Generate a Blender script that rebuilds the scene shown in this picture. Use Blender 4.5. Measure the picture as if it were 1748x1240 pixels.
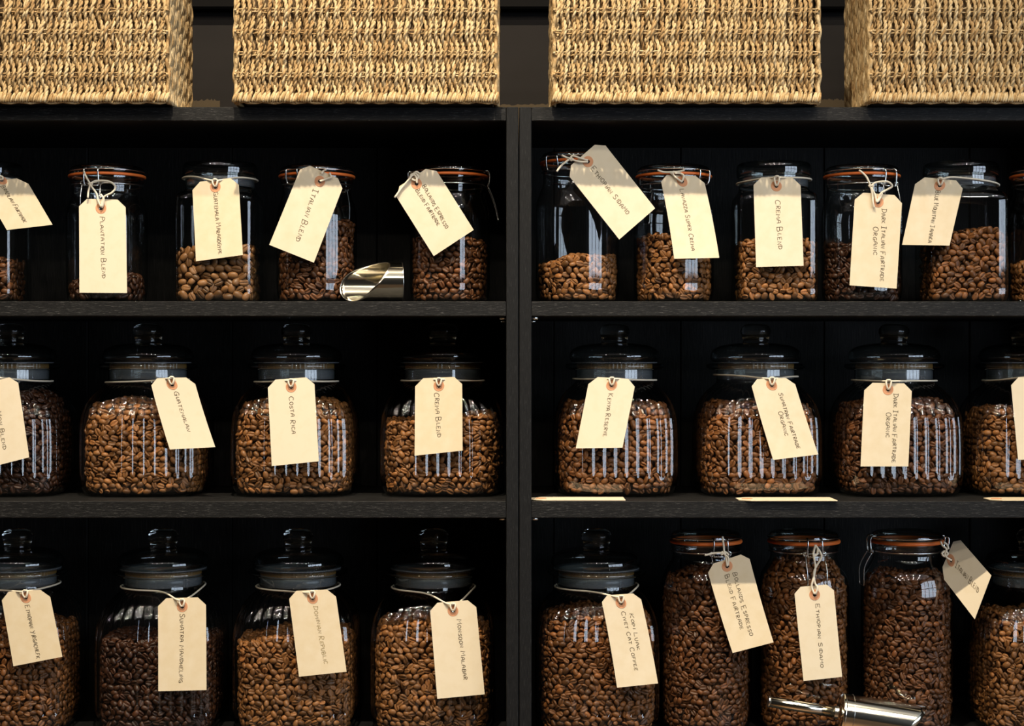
import bpy, math, random
import numpy as np
from mathutils import Vector, Matrix
from mathutils.geometry import delaunay_2d_cdt

random.seed(7)
rng = np.random.default_rng(7)
for o in list(bpy.data.objects):
    bpy.data.objects.remove(o)
S = bpy.context.scene
C = S.collection
PI = math.pi

# ------------------------------------------------------------------ camera, world, lights, exposure
EYE, DIST, MPP = 1.25, 2.2, 0.00075      # eye height, distance to the shelf fronts, metres per photo pixel there
cam = bpy.data.objects.new('camera', bpy.data.cameras.new('camera'))
C.objects.link(cam)
cam.location = (0, -DIST, EYE)
cam.rotation_euler = (PI / 2, 0, 0)
cam.data.sensor_width = 36
cam.data.lens = 36 * (DIST / MPP) / 1748
S.camera = cam
S.view_settings.view_transform = 'Standard'
S.view_settings.look = 'None'
S.view_settings.gamma = 1
S.view_settings.use_curve_mapping = False
S.view_settings.exposure = 0.0
S.cycles.sample_clamp_indirect = 0
S.cycles.caustics_reflective = False
S.cycles.caustics_refractive = False

W = bpy.data.worlds.new('world')
S.world = W
W.use_nodes = True
W.node_tree.nodes['Background'].inputs[0].default_value = (0.55, 0.5, 0.45, 1)
W.node_tree.nodes['Background'].inputs[1].default_value = 0.02


def spot(x, y, z, tx, ty, tz, power, angle, blend=0.6, col=(1, 0.86, 0.66), radius=0.02):
    l = bpy.data.lights.new('ceiling_spot', 'SPOT')
    l.energy, l.color, l.spot_size, l.spot_blend, l.shadow_soft_size = power, col, math.radians(angle), blend, radius
    o = bpy.data.objects.new('ceiling_spot', l)
    o.location = (x, y, z)
    o.rotation_euler = (Vector((tx, ty, tz)) - Vector((x, y, z))).to_track_quat('-Z', 'Y').to_euler()
    C.objects.link(o)


# row of warm halogen spots in front of the shelves, and rows of lamps farther back in the shop
for x, p, tx in ((-1.05, 92, -0.7), (-0.22, 285, -0.17), (0.5, 88, 0.42), (1.2, 52, 0.95)):
    spot(x, -1.1, EYE + 1.95, tx, 0.0, EYE - 0.38, p, 56, 0.9)
for y, z in ((-2.0, 1.95), (-2.8, 1.95), (-3.6, 1.95)):
    for x in (-1.7, -0.85, 0.0, 0.85, 1.7):
        spot(x, y, EYE + z, x * 0.5, 0.0, EYE - 0.2, 16, 60, 0.8, (1, 0.9, 0.76), 0.05)


def window_light(cx, cy, cz, w, h, power, col, aim):
    l = bpy.data.lights.new('window_daylight', 'AREA')
    l.shape, l.size, l.size_y, l.energy, l.color = 'RECTANGLE', w, h, power, col
    o = bpy.data.objects.new('window_daylight', l)
    o.location = (cx, cy, cz)
    d = Vector(aim) - Vector((cx, cy, cz))
    d.z = 0
    o.rotation_euler = d.to_track_quat('-Z', 'Y').to_euler()
    C.objects.link(o)


# shop window on the right: panes of daylight between glazing bars
wc, wa = Vector((3.5, -3.0)), Vector((-0.651, -0.759))
for i in range(4):
    for j in range(2):
        p = wc + wa * (i - 1.5) * 0.82
        window_light(p.x, p.y, EYE - 0.2 + j * 1.0, 0.72, 0.9, 12.0, (0.7, 0.83, 1.0), (p.x - 0.759, p.y + 0.651, 0))


def P(px, py, y):
    """The point at depth y that the photo shows at pixel (px, py)."""
    k = MPP * (DIST + y) / DIST
    return Vector(((px - 874) * k, y, (620 - py) * k + EYE))


# ------------------------------------------------------------------ materials
def new_mat(name):
    m = bpy.data.materials.new(name)
    m.use_nodes = True
    nt = m.node_tree
    return m, nt, nt.nodes['Principled BSDF']


def N(nt, typ, **kw):
    n = nt.nodes.new(typ)
    for k, v in kw.items():
        setattr(n, k, v)
    return n


def ramp(nt, fac, stops):
    r = N(nt, 'ShaderNodeValToRGB')
    e = r.color_ramp.elements
    while len(e) < len(stops):
        e.new(0.5)
    for el, (p, c) in zip(e, stops):
        el.position, el.color = p, (*c, 1)
    nt.links.new(fac, r.inputs[0])
    return r.outputs[0]


def noise(nt, scale, detail=4, stretch=(1, 1, 1), coord='Object', rough=0.55):
    tc = N(nt, 'ShaderNodeTexCoord')
    mp = N(nt, 'ShaderNodeMapping')
    mp.inputs['Scale'].default_value = stretch
    nt.links.new(tc.outputs[coord], mp.inputs[0])
    n = N(nt, 'ShaderNodeTexNoise')
    n.inputs['Scale'].default_value, n.inputs['Detail'].default_value, n.inputs['Roughness'].default_value = scale, detail, rough
    nt.links.new(mp.outputs[0], n.inputs['Vector'])
    return n.outputs['Fac']


def bump(nt, b, h, strength, dist):
    n = N(nt, 'ShaderNodeBump')
    n.inputs['Strength'].default_value, n.inputs['Distance'].default_value = strength, dist
    nt.links.new(h, n.inputs['Height'])
    nt.links.new(n.outputs[0], b.inputs['Normal'])


def simple(name, col, rough=0.5, metal=0.0, spec=0.5):
    m, nt, b = new_mat(name)
    b.inputs['Base Color'].default_value = (*col, 1)
    b.inputs['Roughness'].default_value = rough
    b.inputs['Metallic'].default_value = metal
    b.inputs['Specular IOR Level'].default_value = spec
    return m


def black_wood(name, stretch, worn=0.0, lift=1.0, tint=(1.0, 0.95, 0.88)):
    m, nt, b = new_mat(name)
    g = noise(nt, 45, 6, stretch, rough=0.75)
    st = lambda v: tuple(v * lift * t for t in tint)
    c = ramp(nt, g, [(0.36, st(0.0022)), (0.56, st(0.0058)), (0.63, st(0.0105 + worn * 0.3)), (0.72, st(0.024 + worn * 1.6))])
    nt.links.new(c, b.inputs['Base Color'])
    b.inputs['Roughness'].default_value = 0.55
    b.inputs['Specular IOR Level'].default_value = 0.22
    bump(nt, b, g, 0.5, 0.0008)
    return m


M = {}
M['wood_x'] = black_wood('black_oak_lengthwise', (2.2, 34, 34), 0.1)
M['wood_z'] = black_wood('black_oak_upright', (26, 26, 1.6), 0.02, 1.15, (1, 0.97, 0.93))
M['board'] = black_wood('black_back_board', (12, 12, 0.8), 0.0, 2.0, (1, 0.86, 0.72))
m, nt, b = new_mat('dark_wall_paint')
nt.links.new(ramp(nt, noise(nt, 14, 3), [(0.3, (0.0085, 0.0058, 0.0042)), (0.7, (0.0115, 0.008, 0.006))]), b.inputs['Base Color'])
b.inputs['Roughness'].default_value = 0.9
M['wall'] = m
M['bare'] = simple('bare_plaster', (0.075, 0.052, 0.026), 0.9)
m, nt, b = new_mat('wooden_floor')
nt.links.new(ramp(nt, noise(nt, 6, 4, (1, 8, 1)), [(0.3, (0.2, 0.1, 0.04)), (0.7, (0.36, 0.2, 0.09))]), b.inputs['Base Color'])
M['floor'] = m
M['pin'] = simple('nickel_pin', (0.8, 0.78, 0.74), 0.25, 1.0)

# straw of the baskets: every rope has its own tint
m, nt, b = new_mat('seagrass')
oi = N(nt, 'ShaderNodeObjectInfo')
at = N(nt, 'ShaderNodeAttribute', attribute_name='rnd')
ad = N(nt, 'ShaderNodeMath', operation='ADD')
nt.links.new(oi.outputs['Random'], ad.inputs[0])
nt.links.new(at.outputs['Fac'], ad.inputs[1])
fr = N(nt, 'ShaderNodeMath', operation='FRACT')
nt.links.new(ad.outputs[0], fr.inputs[0])
g = noise(nt, 260, 4, (1, 1, 0.35))
mx = N(nt, 'ShaderNodeMath', operation='MULTIPLY_ADD')
nt.links.new(fr.outputs[0], mx.inputs[0])
mx.inputs[1].default_value = 0.4
nt.links.new(g, mx.inputs[2])
nt.links.new(ramp(nt, mx.outputs[0], [(0.34, (0.2, 0.1, 0.035)), (0.55, (0.37, 0.235, 0.1)), (0.72, (0.48, 0.335, 0.165)), (0.95, (0.58, 0.45, 0.26))]), b.inputs['Base Color'])
b.inputs['Roughness'].default_value = 0.75
b.inputs['Specular IOR Level'].default_value = 0.25
bump(nt, b, noise(nt, 800, 3, (1, 1, 0.25)), 0.9, 0.0012)
M['straw'] = m
M['lining'] = simple('dark_straw_lining', (0.085, 0.05, 0.02), 0.9)


def glass_thin(name, f0, mid, edge):
    """Walls of hollow glass: reflection after Fresnel over clear glass that absorbs more where it is looked through lengthwise."""
    m = bpy.data.materials.new(name)
    m.use_nodes = True
    nt = m.node_tree
    nt.nodes.clear()
    lw = N(nt, 'ShaderNodeLayerWeight')
    lw.inputs['Blend'].default_value = 0.5
    p5 = N(nt, 'ShaderNodeMath', operation='POWER')
    p5.inputs[1].default_value = 4.5
    nt.links.new(lw.outputs['Facing'], p5.inputs[0])
    ma = N(nt, 'ShaderNodeMath', operation='MULTIPLY_ADD')
    ma.inputs[1].default_value, ma.inputs[2].default_value = 0.9 - f0, f0
    nt.links.new(p5.outputs[0], ma.inputs[0])
    p3 = N(nt, 'ShaderNodeMath', operation='POWER')
    p3.inputs[1].default_value = 3
    nt.links.new(lw.outputs['Facing'], p3.inputs[0])
    tr, gl, mix, out = N(nt, 'ShaderNodeBsdfTransparent'), N(nt, 'ShaderNodeBsdfGlossy'), N(nt, 'ShaderNodeMixShader'), N(nt, 'ShaderNodeOutputMaterial')
    nt.links.new(ramp(nt, p3.outputs[0], [(0.0, mid), (0.9, edge)]), tr.inputs[0])
    gl.inputs['Roughness'].default_value = 0.04
    nt.links.new(ma.outputs[0], mix.inputs[0])
    nt.links.new(tr.outputs[0], mix.inputs[1])
    nt.links.new(gl.outputs[0], mix.inputs[2])
    nt.links.new(mix.outputs[0], out.inputs[0])
    return m


M['glass'] = glass_thin('jar_glass', 0.085, (0.97, 0.98, 0.97), (0.3, 0.36, 0.33))
M['lid_glass'] = glass_thin('lid_glass', 0.1, (0.9, 0.94, 0.92), (0.2, 0.27, 0.24))
m, nt, b = new_mat('solid_glass')
b.inputs['Base Color'].default_value = (0.95, 0.98, 0.97, 1)
b.inputs['Roughness'].default_value = 0.01
b.inputs['IOR'].default_value = 1.5
b.inputs['Transmission Weight'].default_value = 1
M['solid_glass'] = m


def see_through(name, col, rough, amount):
    m, nt, b = new_mat(name)
    b.inputs['Base Color'].default_value = (*col, 1)
    b.inputs['Roughness'].default_value = rough
    b.inputs['Alpha'].default_value = amount
    return m


M['band'] = see_through('frosted_plastic_seal', (0.2, 0.215, 0.235), 0.2, 0.55)
M['amber'] = see_through('amber_refraction', (0.34, 0.17, 0.04), 0.2, 0.55)  # tint of the beans refracted through the rim
M['rubber'] = simple('orange_rubber', (0.78, 0.17, 0.03), 0.45)
M['wire'] = simple('steel_wire', (0.78, 0.76, 0.72), 0.2, 1.0)
m, nt, b = new_mat('scoop_steel')
b.inputs['Base Color'].default_value = (0.86, 0.8, 0.66, 1)
b.inputs['Metallic'].default_value = 1
b.inputs['Roughness'].default_value = 0.13
bump(nt, b, noise(nt, 9, 2), 0.12, 0.004)
M['steel'] = m
m, nt, b = new_mat('manila_paper')
oi = N(nt, 'ShaderNodeObjectInfo')
nn = noise(nt, 55, 5)
ma = N(nt, 'ShaderNodeMath', operation='MULTIPLY_ADD')
nt.links.new(oi.outputs['Random'], ma.inputs[0])
ma.inputs[1].default_value = 0.5
nt.links.new(nn, ma.inputs[2])
nt.links.new(ramp(nt, ma.outputs[0], [(0.3, (0.62, 0.5, 0.315)), (1.15 / 1.2, (0.69, 0.59, 0.425))]), b.inputs['Base Color'])
b.inputs['Roughness'].default_value = 0.75
bump(nt, b, noise(nt, 900, 3), 0.15, 0.0003)
M['paper'] = m
M['ring'] = simple('salmon_paper_ring', (0.6, 0.28, 0.14), 0.8)
m, nt, b = new_mat('cotton_twine')
b.inputs['Base Color'].default_value = (0.72, 0.64, 0.5, 1)
b.inputs['Roughness'].default_value = 0.85
M['twine'] = m
M['ink'] = simple('brown_ink', (0.1, 0.07, 0.036), 0.7)
M['ink_light'] = simple('faded_ink', (0.33, 0.25, 0.12), 0.7)


def bean_mat(name, col, single=False):
    m, nt, b = new_mat(name)
    if single:
        f = N(nt, 'ShaderNodeObjectInfo').outputs['Random']
    else:
        f = N(nt, 'ShaderNodeAttribute', attribute_name='rnd').outputs['Fac']
    c = np.array(col)
    nt.links.new(ramp(nt, f, [(0.0, tuple(c * 0.5)), (0.5, tuple(c)), (0.88, tuple(c * 1.3)), (1.0, tuple(c * np.array((1.7, 1.6, 1.5))))]), b.inputs['Base Color'])
    b.inputs['Roughness'].default_value = 0.42
    b.inputs['Specular IOR Level'].default_value = 0.35
    return m


ROAST = {'pale': (0.2, 0.09, 0.031), 'light': (0.215, 0.088, 0.027), 'medium': (0.158, 0.059, 0.0172), 'brown': (0.105, 0.038, 0.0125), 'dark': (0.045, 0.016, 0.0066)}
for k, c in ROAST.items():
    M['bean_' + k] = bean_mat('roast_' + k, c)
    M['one_' + k] = bean_mat('single_roast_' + k, c, True)


# ------------------------------------------------------------------ mesh helpers
class MB:
    def __init__(self):
        self.v, self.f, self.r = [], [], []

    def add(self, vs, fs, rnd=0.0):
        k = len(self.v)
        self.v += [tuple(p) for p in vs]
        self.f += [tuple(i + k for i in f) for f in fs]
        self.r += [rnd] * len(vs)
        return self

    def box(self, x0, x1, y0, y1, z0, z1, bev=0.0):
        if bev:
            # chamfered box: each corner becomes three vertices
            vs, idx = [], {}
            for i, x in enumerate((x0, x1)):
                for j, y in enumerate((y0, y1)):
                    for k, z in enumerate((z0, z1)):
                        sx, sy, sz = (bev if i == 0 else -bev), (bev if j == 0 else -bev), (bev if k == 0 else -bev)
                        for a, q in enumerate(((x, y + sy, z + sz), (x + sx, y, z + sz), (x + sx, y + sy, z))):
                            idx[i, j, k, a] = len(vs)
                            vs.append(q)
            I = lambda i, j, k, a: idx[i, j, k, a]
            fs = []
            for i in (0, 1):
                q = [I(i, 0, 0, 0), I(i, 1, 0, 0), I(i, 1, 1, 0), I(i, 0, 1, 0)]
                fs.append(q if i else q[::-1])
                q = [I(0, i, 0, 1), I(1, i, 0, 1), I(1, i, 1, 1), I(0, i, 1, 1)]
                fs.append(q[::-1] if i else q)
                q = [I(0, 0, i, 2), I(1, 0, i, 2), I(1, 1, i, 2), I(0, 1, i, 2)]
                fs.append(q if i else q[::-1])
            for a in (0, 1):
                for c in (0, 1):
                    fs.append([I(0, a, c, 1), I(1, a, c, 1), I(1, a, c, 2), I(0, a, c, 2)])
                    fs.append([I(a, 0, c, 0), I(a, 1, c, 0), I(a, 1, c, 2), I(a, 0, c, 2)])
                    fs.append([I(a, c, 0, 0), I(a, c, 1, 0), I(a, c, 1, 1), I(a, c, 0, 1)])
            for i in (0, 1):
                for j in (0, 1):
                    for k in (0, 1):
                        fs.append([I(i, j, k, 0), I(i, j, k, 1), I(i, j, k, 2)])
            return self.add(vs, fs)
        vs = [(x, y, z) for x in (x0, x1) for y in (y0, y1) for z in (z0, z1)]
        return self.add(vs, [(0, 1, 3, 2), (4, 6, 7, 5), (0, 4, 5, 1), (2, 3, 7, 6), (0, 2, 6, 4), (1, 5, 7, 3)])

    def tube(self, pts, r, seg=6, closed=False, rnd=0.0):
        pts = [Vector(p) for p in pts]
        n = len(pts)
        vs, fs = [], []
        up = None
        for i, p in enumerate(pts):
            a = pts[(i - 1) % n] if (closed or i) else p
            c = pts[(i + 1) % n] if (closed or i < n - 1) else p
            t = (c - a).normalized()
            if up is None:
                up = t.orthogonal().normalized()
            up = (up - t * up.dot(t))
            up = up.normalized() if up.length > 1e-6 else t.orthogonal().normalized()
            s = t.cross(up)
            rr = r[i] if isinstance(r, (list, tuple)) else r
            for k in range(seg):
                a_ = 2 * PI * k / seg
                vs.append(p + (up * math.cos(a_) + s * math.sin(a_)) * rr)
        m = n if closed else n - 1
        for i in range(m):
            for k in range(seg):
                j = (i + 1) % n
                fs.append((i * seg + k, i * seg + (k + 1) % seg, j * seg + (k + 1) % seg, j * seg + k))
        if not closed:
            fs.append(tuple(range(seg))[::-1])
            fs.append(tuple((n - 1) * seg + k for k in range(seg)))
        return self.add(vs, fs, rnd)

    def lathe(self, prof, seg=48, centre=(0, 0)):
        vs, fs = [], []
        for r, h in prof:
            for k in range(seg):
                a = 2 * PI * k / seg
                vs.append((centre[0] + max(r, 1e-5) * math.sin(a), centre[1] - max(r, 1e-5) * math.cos(a), h))
        for i in range(len(prof) - 1):
            for k in range(seg):
                fs.append((i * seg + k, i * seg + (k + 1) % seg, (i + 1) * seg + (k + 1) % seg, (i + 1) * seg + k))
        return self.add(vs, fs)

    def mesh(self, name, mat, smooth=True, attr=False):
        me = bpy.data.meshes.new(name)
        me.from_pydata(self.v, [], self.f)
        if mat:
            me.materials.append(mat)
        if smooth:
            me.polygons.foreach_set('use_smooth', [True] * len(me.polygons))
        if attr:
            a = me.attributes.new('rnd', 'FLOAT', 'POINT')
            a.data.foreach_set('value', self.r)
        me.update()
        return me


def obj(name, me, parent=None, loc=(0, 0, 0), rz=0.0):
    o = bpy.data.objects.new(name, me)
    C.objects.link(o)
    o.parent = parent
    o.location = loc
    o.rotation_euler = (0, 0, rz)
    return o


def tag(o, label=None, cat=None, group=None, kind=None):
    for k, v in (('label', label), ('category', cat), ('group', group), ('kind', kind)):
        if v:
            o[k] = v
    return o


def thing(name, label, cat, loc, rz=0.0, group=None):
    return tag(obj(name, None, None, loc, rz), label, cat, group)


def smooth_path(pts, k=6):
    """Catmull-Rom through the points."""
    pts = [Vector(p) for p in pts]
    if len(pts) < 3:
        return pts
    q = [pts[0] * 2 - pts[1]] + pts + [pts[-1] * 2 - pts[-2]]
    out = []
    for i in range(1, len(q) - 2):
        a, b_, c, d = q[i - 1], q[i], q[i + 1], q[i + 2]
        for s in range(k):
            t = s / k
            out.append(0.5 * ((2 * b_) + (c - a) * t + (2 * a - 5 * b_ + 4 * c - d) * t * t + (3 * b_ - a - 3 * c + d) * t ** 3))
    out.append(pts[-1])
    return out


# ------------------------------------------------------------------ setting
TOP, SH1, SH2, SH3 = EYE + 0.328, EYE + 0.079, EYE - 0.177, EYE - 0.4905   # upper faces of the shelves
DEPTH, WALL_Y = 0.29, 0.302
fl = obj('floor', MB().box(-3.5, 3.5, -4.5, WALL_Y + 0.1, -0.05, 0.0).mesh('floor', M['floor'], False))
tag(fl, kind='structure')
wl = obj('wall_back', MB().box(-3.5, 3.5, WALL_Y, WALL_Y + 0.1, 0.0, EYE + 2.05).mesh('wall_back', M['wall'], False))
tag(wl, kind='structure')
tr = obj('shadow_band_1', MB().box(-3.0, 3.0, WALL_Y - 0.022, WALL_Y, EYE + 0.512, EYE + 0.66, 0.003).mesh('shadow_band_1', simple('painted_wall_shadow', (0.0035, 0.0026, 0.002), 0.8, 0.0, 0.15), False))
tag(tr, kind='structure')  # near-black board stands in for the shadow across the upper wall
cl = obj('ceiling', MB().box(-3.5, 3.5, -4.5, WALL_Y + 0.1, EYE + 2.05, EYE + 2.15).mesh('ceiling', simple('white_ceiling', (0.75, 0.74, 0.71), 0.9), False))
tag(cl, kind='structure')
# torn unpainted strip along the foot of the dark wall paint
for x0, x1, h in ((-0.478, -0.425, 0.383), (-0.02, 0.062, 0.3765), (0.44, 0.485, 0.3835)):
    b_ = MB()
    n = 26
    top = [EYE + h + random.uniform(-0.0018, 0.0018) for _ in range(n + 1)]
    vs = []
    for i in range(n + 1):
        x = x0 + (x1 - x0) * i / n
        vs += [(x, WALL_Y - 0.0012, TOP - 0.01), (x, WALL_Y - 0.0012, top[i]), (x, WALL_Y + 0.001, top[i])]
    b_.add(vs, [f for i in range(n) for f in ((3 * i, 3 * i + 3, 3 * i + 4, 3 * i + 1), (3 * i + 1, 3 * i + 4, 3 * i + 5, 3 * i + 2))])
    obj('unpainted_strip', b_.mesh('unpainted_strip', M['bare'], False), wl)


def bookcase(x0, x1, label, seams):
    """Black bookcase between the outer faces x0 and x1 of its two side panels."""
    t = 0.0156
    xc = (x0 + x1) / 2
    r = thing('bookcase', label, 'bookcase', (xc, 0, 0), 0, 'black bookcases side by side')
    x0, x1 = x0 - xc, x1 - xc
    bev = 0.0008
    for a, c in ((x0, x0 + t), (x1 - t, x1)):
        obj('side_panel', MB().box(a, c, 0, DEPTH, 0.0, TOP, bev).mesh('side_panel', M['wood_z'], False), r)
    ia, ic = x0 + t, x1 - t
    for z, th, nm in ((TOP, 0.0178, 'top_panel'), (SH1, 0.019, 'shelf'), (SH2, 0.0215, 'shelf'), (SH3, 0.021, 'shelf'), (0.08, 0.02, 'shelf')):
        obj(nm, MB().box(ia, ic, 0.0004, DEPTH - 0.012, z - th, z, bev).mesh(nm, M['wood_x'], False), r)
    obj('plinth', MB().box(ia, ic, 0.02, 0.036, 0.0, 0.06, bev).mesh('plinth', M['wood_x'], False), r)
    xs = [ia] + [s - xc for s in seams] + [ic]
    for a, c in zip(xs[:-1], xs[1:]):
        obj('back_board', MB().box(a + 0.0004, c - 0.0004, DEPTH - 0.012, DEPTH, 0.0, TOP, 0.0012).mesh('back_board', M['board'], False), r)
    for z in (SH1 - 0.019, SH2 - 0.0215):
        for s, xx in ((1, ia), (-1, ic)):
            pm = MB()
            for yy in (0.012, 0.2):
                pm.tube([(xx - s * 0.002, yy, z - 0.002), (xx + s * 0.0085, yy, z - 0.002)], 0.0021, 10)
            obj('shelf_pin', pm.mesh('shelf_pin', M['pin'], True), r)
    return r


bookcase(-0.8276, 0.0081, 'black stained bookcase left of the centre upright seam', (-0.612, -0.404, -0.195))
bookcase(0.0093, 0.845, 'black stained bookcase right of the centre upright seam', (0.06, 0.243, 0.45, 0.66))

# ------------------------------------------------------------------ baskets
BAND, ROPE = 0.0272, 0.0037


def rope_mesh(phase, seed, height):
    r_ = random.Random(seed)
    b_ = MB()
    steps = int(height / 0.0019)
    twist = 2 * PI / (0.0155 + r_.uniform(-0.003, 0.003))
    lean, lean2 = r_.uniform(-0.0010, 0.0010), r_.uniform(-0.0008, 0.0008)
    t0 = r_.uniform(0, 6.28)
    fat = r_.uniform(0.92, 1.15)
    for s in (0, 1):
        pts, rad = [], []
        for i in range(steps + 1):
            z = height * i / steps
            w = math.cos(PI * (z - 0.034) / BAND + PI * phase)      # +1 in front at this band, -1 behind the cords
            y = -0.0042 * w
            x = lean * math.sin(z * 60 + t0) + lean2 * math.sin(z * 140 + seed) + 0.0007 * math.sin(2 * PI * (z - 0.034) / BAND)
            a = twist * z + PI * s + t0
            pts.append((x + 0.00112 * fat * math.cos(a), y + 0.0011 * fat * math.sin(a), z))
            rad.append(0.00146 * fat * (0.9 + 0.2 * (w > 0)))
        b_.tube(pts, rad, 5, rnd=0.06 * s)
    return b_.mesh('rope', M['straw'], True, True)


BH, BD = 0.185, 0.165
ropes = [[rope_mesh(p, 10 * p + k, BH) for k in range(8)] for p in (0, 1)]


def basket(pxl, pxr, label):
    a, c = P(pxl, 0, -0.027).x, P(pxr, 0, -0.027).x
    w = c - a
    r = thing('basket', label, 'basket', (a + w / 2, -0.027, TOP + 0.0003), 0, 'woven seagrass baskets on top')
    h = w / 2
    obj('lining', MB().box(-h + 0.008, h - 0.008, 0.009, BD - 0.006, 0.004, BH, 0.003).mesh('lining', M['lining'], False), r)
    n = int(round((w - 0.004) / ROPE))
    for i in range(n):
        x = -h + 0.003 + (w - 0.006) * i / (n - 1) + random.uniform(-0.0006, 0.0006)
        me = random.choice(ropes[i % 2])
        edge = max(0.0, 1 - min(i, n - 1 - i) / 2.5)
        o = obj('rope', me, r, (x, 0.0052 + 0.005 * edge + random.uniform(-0.0008, 0.0006), 0.003))
        o.rotation_euler = (0, random.uniform(-0.022, 0.022), random.uniform(-0.5, 0.5))
    # horizontal cord pairs that bind the ropes, band by band
    for k in range(6):
        z = 0.034 + 0.003 + BAND * k
        for s in (-1, 1):
            pts = []
            m_ = 60
            for i in range(m_ + 1):
                x = -h + 0.002 + (w - 0.004) * i / m_
                pts.append((x, 0.0036 + 0.0016 * math.sin(i * 2.1 + s), z + s * 0.0021 + 0.0007 * math.sin(i * 1.3 + k + s) + random.uniform(-0.0004, 0.0004)))
            obj('cord', MB().tube(pts, 0.00105, 5, rnd=random.random() * 0.3).mesh('cord', M['straw'], True, True), r)
    # plaited edge along the foot: short leaning stitches over a core
    b_ = MB()
    n2 = int(w / 0.0058)
    for i in range(n2):
        x = -h + 0.003 + (w - 0.006) * i / (n2 - 1)
        j = random.uniform(-0.001, 0.001)
        pts = []
        for q in range(7):
            u = q / 6
            zz = 0.0013 + 0.0135 * u + j * 0.6
            pts.append((x + 0.0045 * (u - 0.5) + j, -0.0012 + 0.008 * (u - 0.4) ** 2 * 1.2, zz))
        sag = 0.0016 * abs(math.sin(i * 0.36)) - 0.0008
        for e in (-1, 1):
            b_.tube([(p[0] + e * 0.0012 + 0.0005 * math.sin(3 * p[2] / 0.0135 + e), p[1] - 0.0004 * e, max(0.0019, p[2] - sag)) for p in pts], [0.0009, 0.0014, 0.0018, 0.0019, 0.0018, 0.0014, 0.0009], 6, rnd=random.random())
    b_.tube([(-h + 0.004 + (w - 0.008) * i / 40, 0.003, 0.0024 + 0.0012 * math.sin(i * 1.9)) for i in range(41)], 0.0023, 6, rnd=0.3)
    tag(obj('plaited_edge', b_.mesh('plaited_edge', M['straw'], True, True), r), kind='stuff')
    # the two sides, woven the same way but a joined piece each
    for s in (-1, 1):
        b_ = MB()
        ns = int(BD / 0.0046)
        for i in range(ns):
            y = 0.006 + (BD - 0.012) * i / (ns - 1)
            pts = []
            for q in range(46):
                z = BH * q / 45
                wv = math.cos(PI * (z - 0.034) / BAND + PI * (i % 2))
                pts.append((s * (h - 0.0022 + 0.0011 * wv + 0.0006 * math.sin(q * 0.9 + i * 2.3)), y + 0.0014 * math.sin(q * 1.4 + i), z + 0.002))
            b_.tube(pts, 0.0027, 5, rnd=random.random())
        for k in range(7):
            b_.tube([(s * (h - 0.0025 + 0.001 * math.sin(i)), BD * i / 24, 0.003 + BAND * k + 0.007) for i in range(25)], 0.0015, 5, rnd=random.random())
        tag(obj('side_weave', b_.mesh('side_weave', M['straw'], True, True), r), kind='stuff')
    # a fray of loose fibres at the corners
    b_ = MB()
    for i in range(22):
        s = random.choice((-1, 1))
        x, z = s * (h - random.uniform(0.0, 0.01)), random.uniform(0.006, BH)
        d = Vector((s * random.uniform(0.2, 1), random.uniform(-1, 0.3), random.uniform(-0.8, 0.8))).normalized() * random.uniform(0.002, 0.005)
        b_.tube([(x, 0.002, z), Vector((x, 0.002, z)) + d * 0.5, Vector((x, 0.002, z)) + d + Vector((0, 0, -0.001))], 0.0003, 3, rnd=random.random())
    tag(obj('loose_fibre', b_.mesh('loose_fibre', M['straw'], True, True), r), kind='stuff')
    return r


basket(-164, 288, 'seagrass basket at the left end of the top, cut off by the frame')
basket(398, 850, 'whole seagrass basket on the left bookcase, beside the centre seam')
basket(943, 1402, 'whole seagrass basket on the right bookcase, beside the centre seam')
basket(1484, 1940, 'seagrass basket at the right end of the top, cut off by the frame')

# ------------------------------------------------------------------ jars
def lerp_prof(prof, h):
    hs = [p[1] for p in prof]
    return np.interp(h, hs, [p[0] for p in prof])


def sup_r(th, n):
    return (np.abs(np.cos(th)) ** n + np.abs(np.sin(th)) ** n) ** (-1.0 / n)


class JarShape:
    """Cross-section half-width over height, superellipse exponent over height."""
    def __init__(self, prof, n_body, n0=None, n1=None):
        self.prof, self.nb, self.n0, self.n1 = prof, n_body, n0, n1

    def n(self, h):
        if self.n0 is None:
            return np.full_like(np.asarray(h, float), self.nb)
        t = np.clip((np.asarray(h, float) - self.n0) / (self.n1 - self.n0), 0, 1)
        t = t * t * (3 - 2 * t)
        return self.nb * (1 - t) + 2.0 * t

    def a(self, h):
        return lerp_prof(self.prof, h)


def shift_top(prof, h_from, d):
    return [(r, h + (d if h >= h_from else 0)) for r, h in prof]


PA = [(0.070, 0.0), (0.077, 0.004), (0.081, 0.012), (0.083, 0.03), (0.0832, 0.067), (0.0826, 0.09), (0.081, 0.105), (0.0768, 0.12), (0.0712, 0.132),
      (0.0643, 0.1405), (0.0575, 0.1465), (0.0532, 0.1505), (0.053, 0.168)]
A2 = JarShape(PA, 4.6, 0.110, 0.151)
A3 = JarShape(shift_top(PA, 0.05, 0.0353), 4.6, 0.1455, 0.1865)
PB = [(0.044, 0.0), (0.049, 0.003), (0.052, 0.008), (0.0535, 0.02), (0.0535, 0.115), (0.052, 0.128), (0.049, 0.136), (0.0465, 0.142), (0.046, 0.150),
      (0.0465, 0.160), (0.049, 0.163), (0.049, 0.168)]
B1 = JarShape(PB, 2.0)
B1T = JarShape([(0.044, 0.0), (0.049, 0.003), (0.0545, 0.008), (0.056, 0.02), (0.056, 0.125), (0.0545, 0.137), (0.0505, 0.149), (0.0465, 0.158),
                (0.046, 0.170), (0.0465, 0.178), (0.049, 0.181), (0.049, 0.186)], 2.0)
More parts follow.
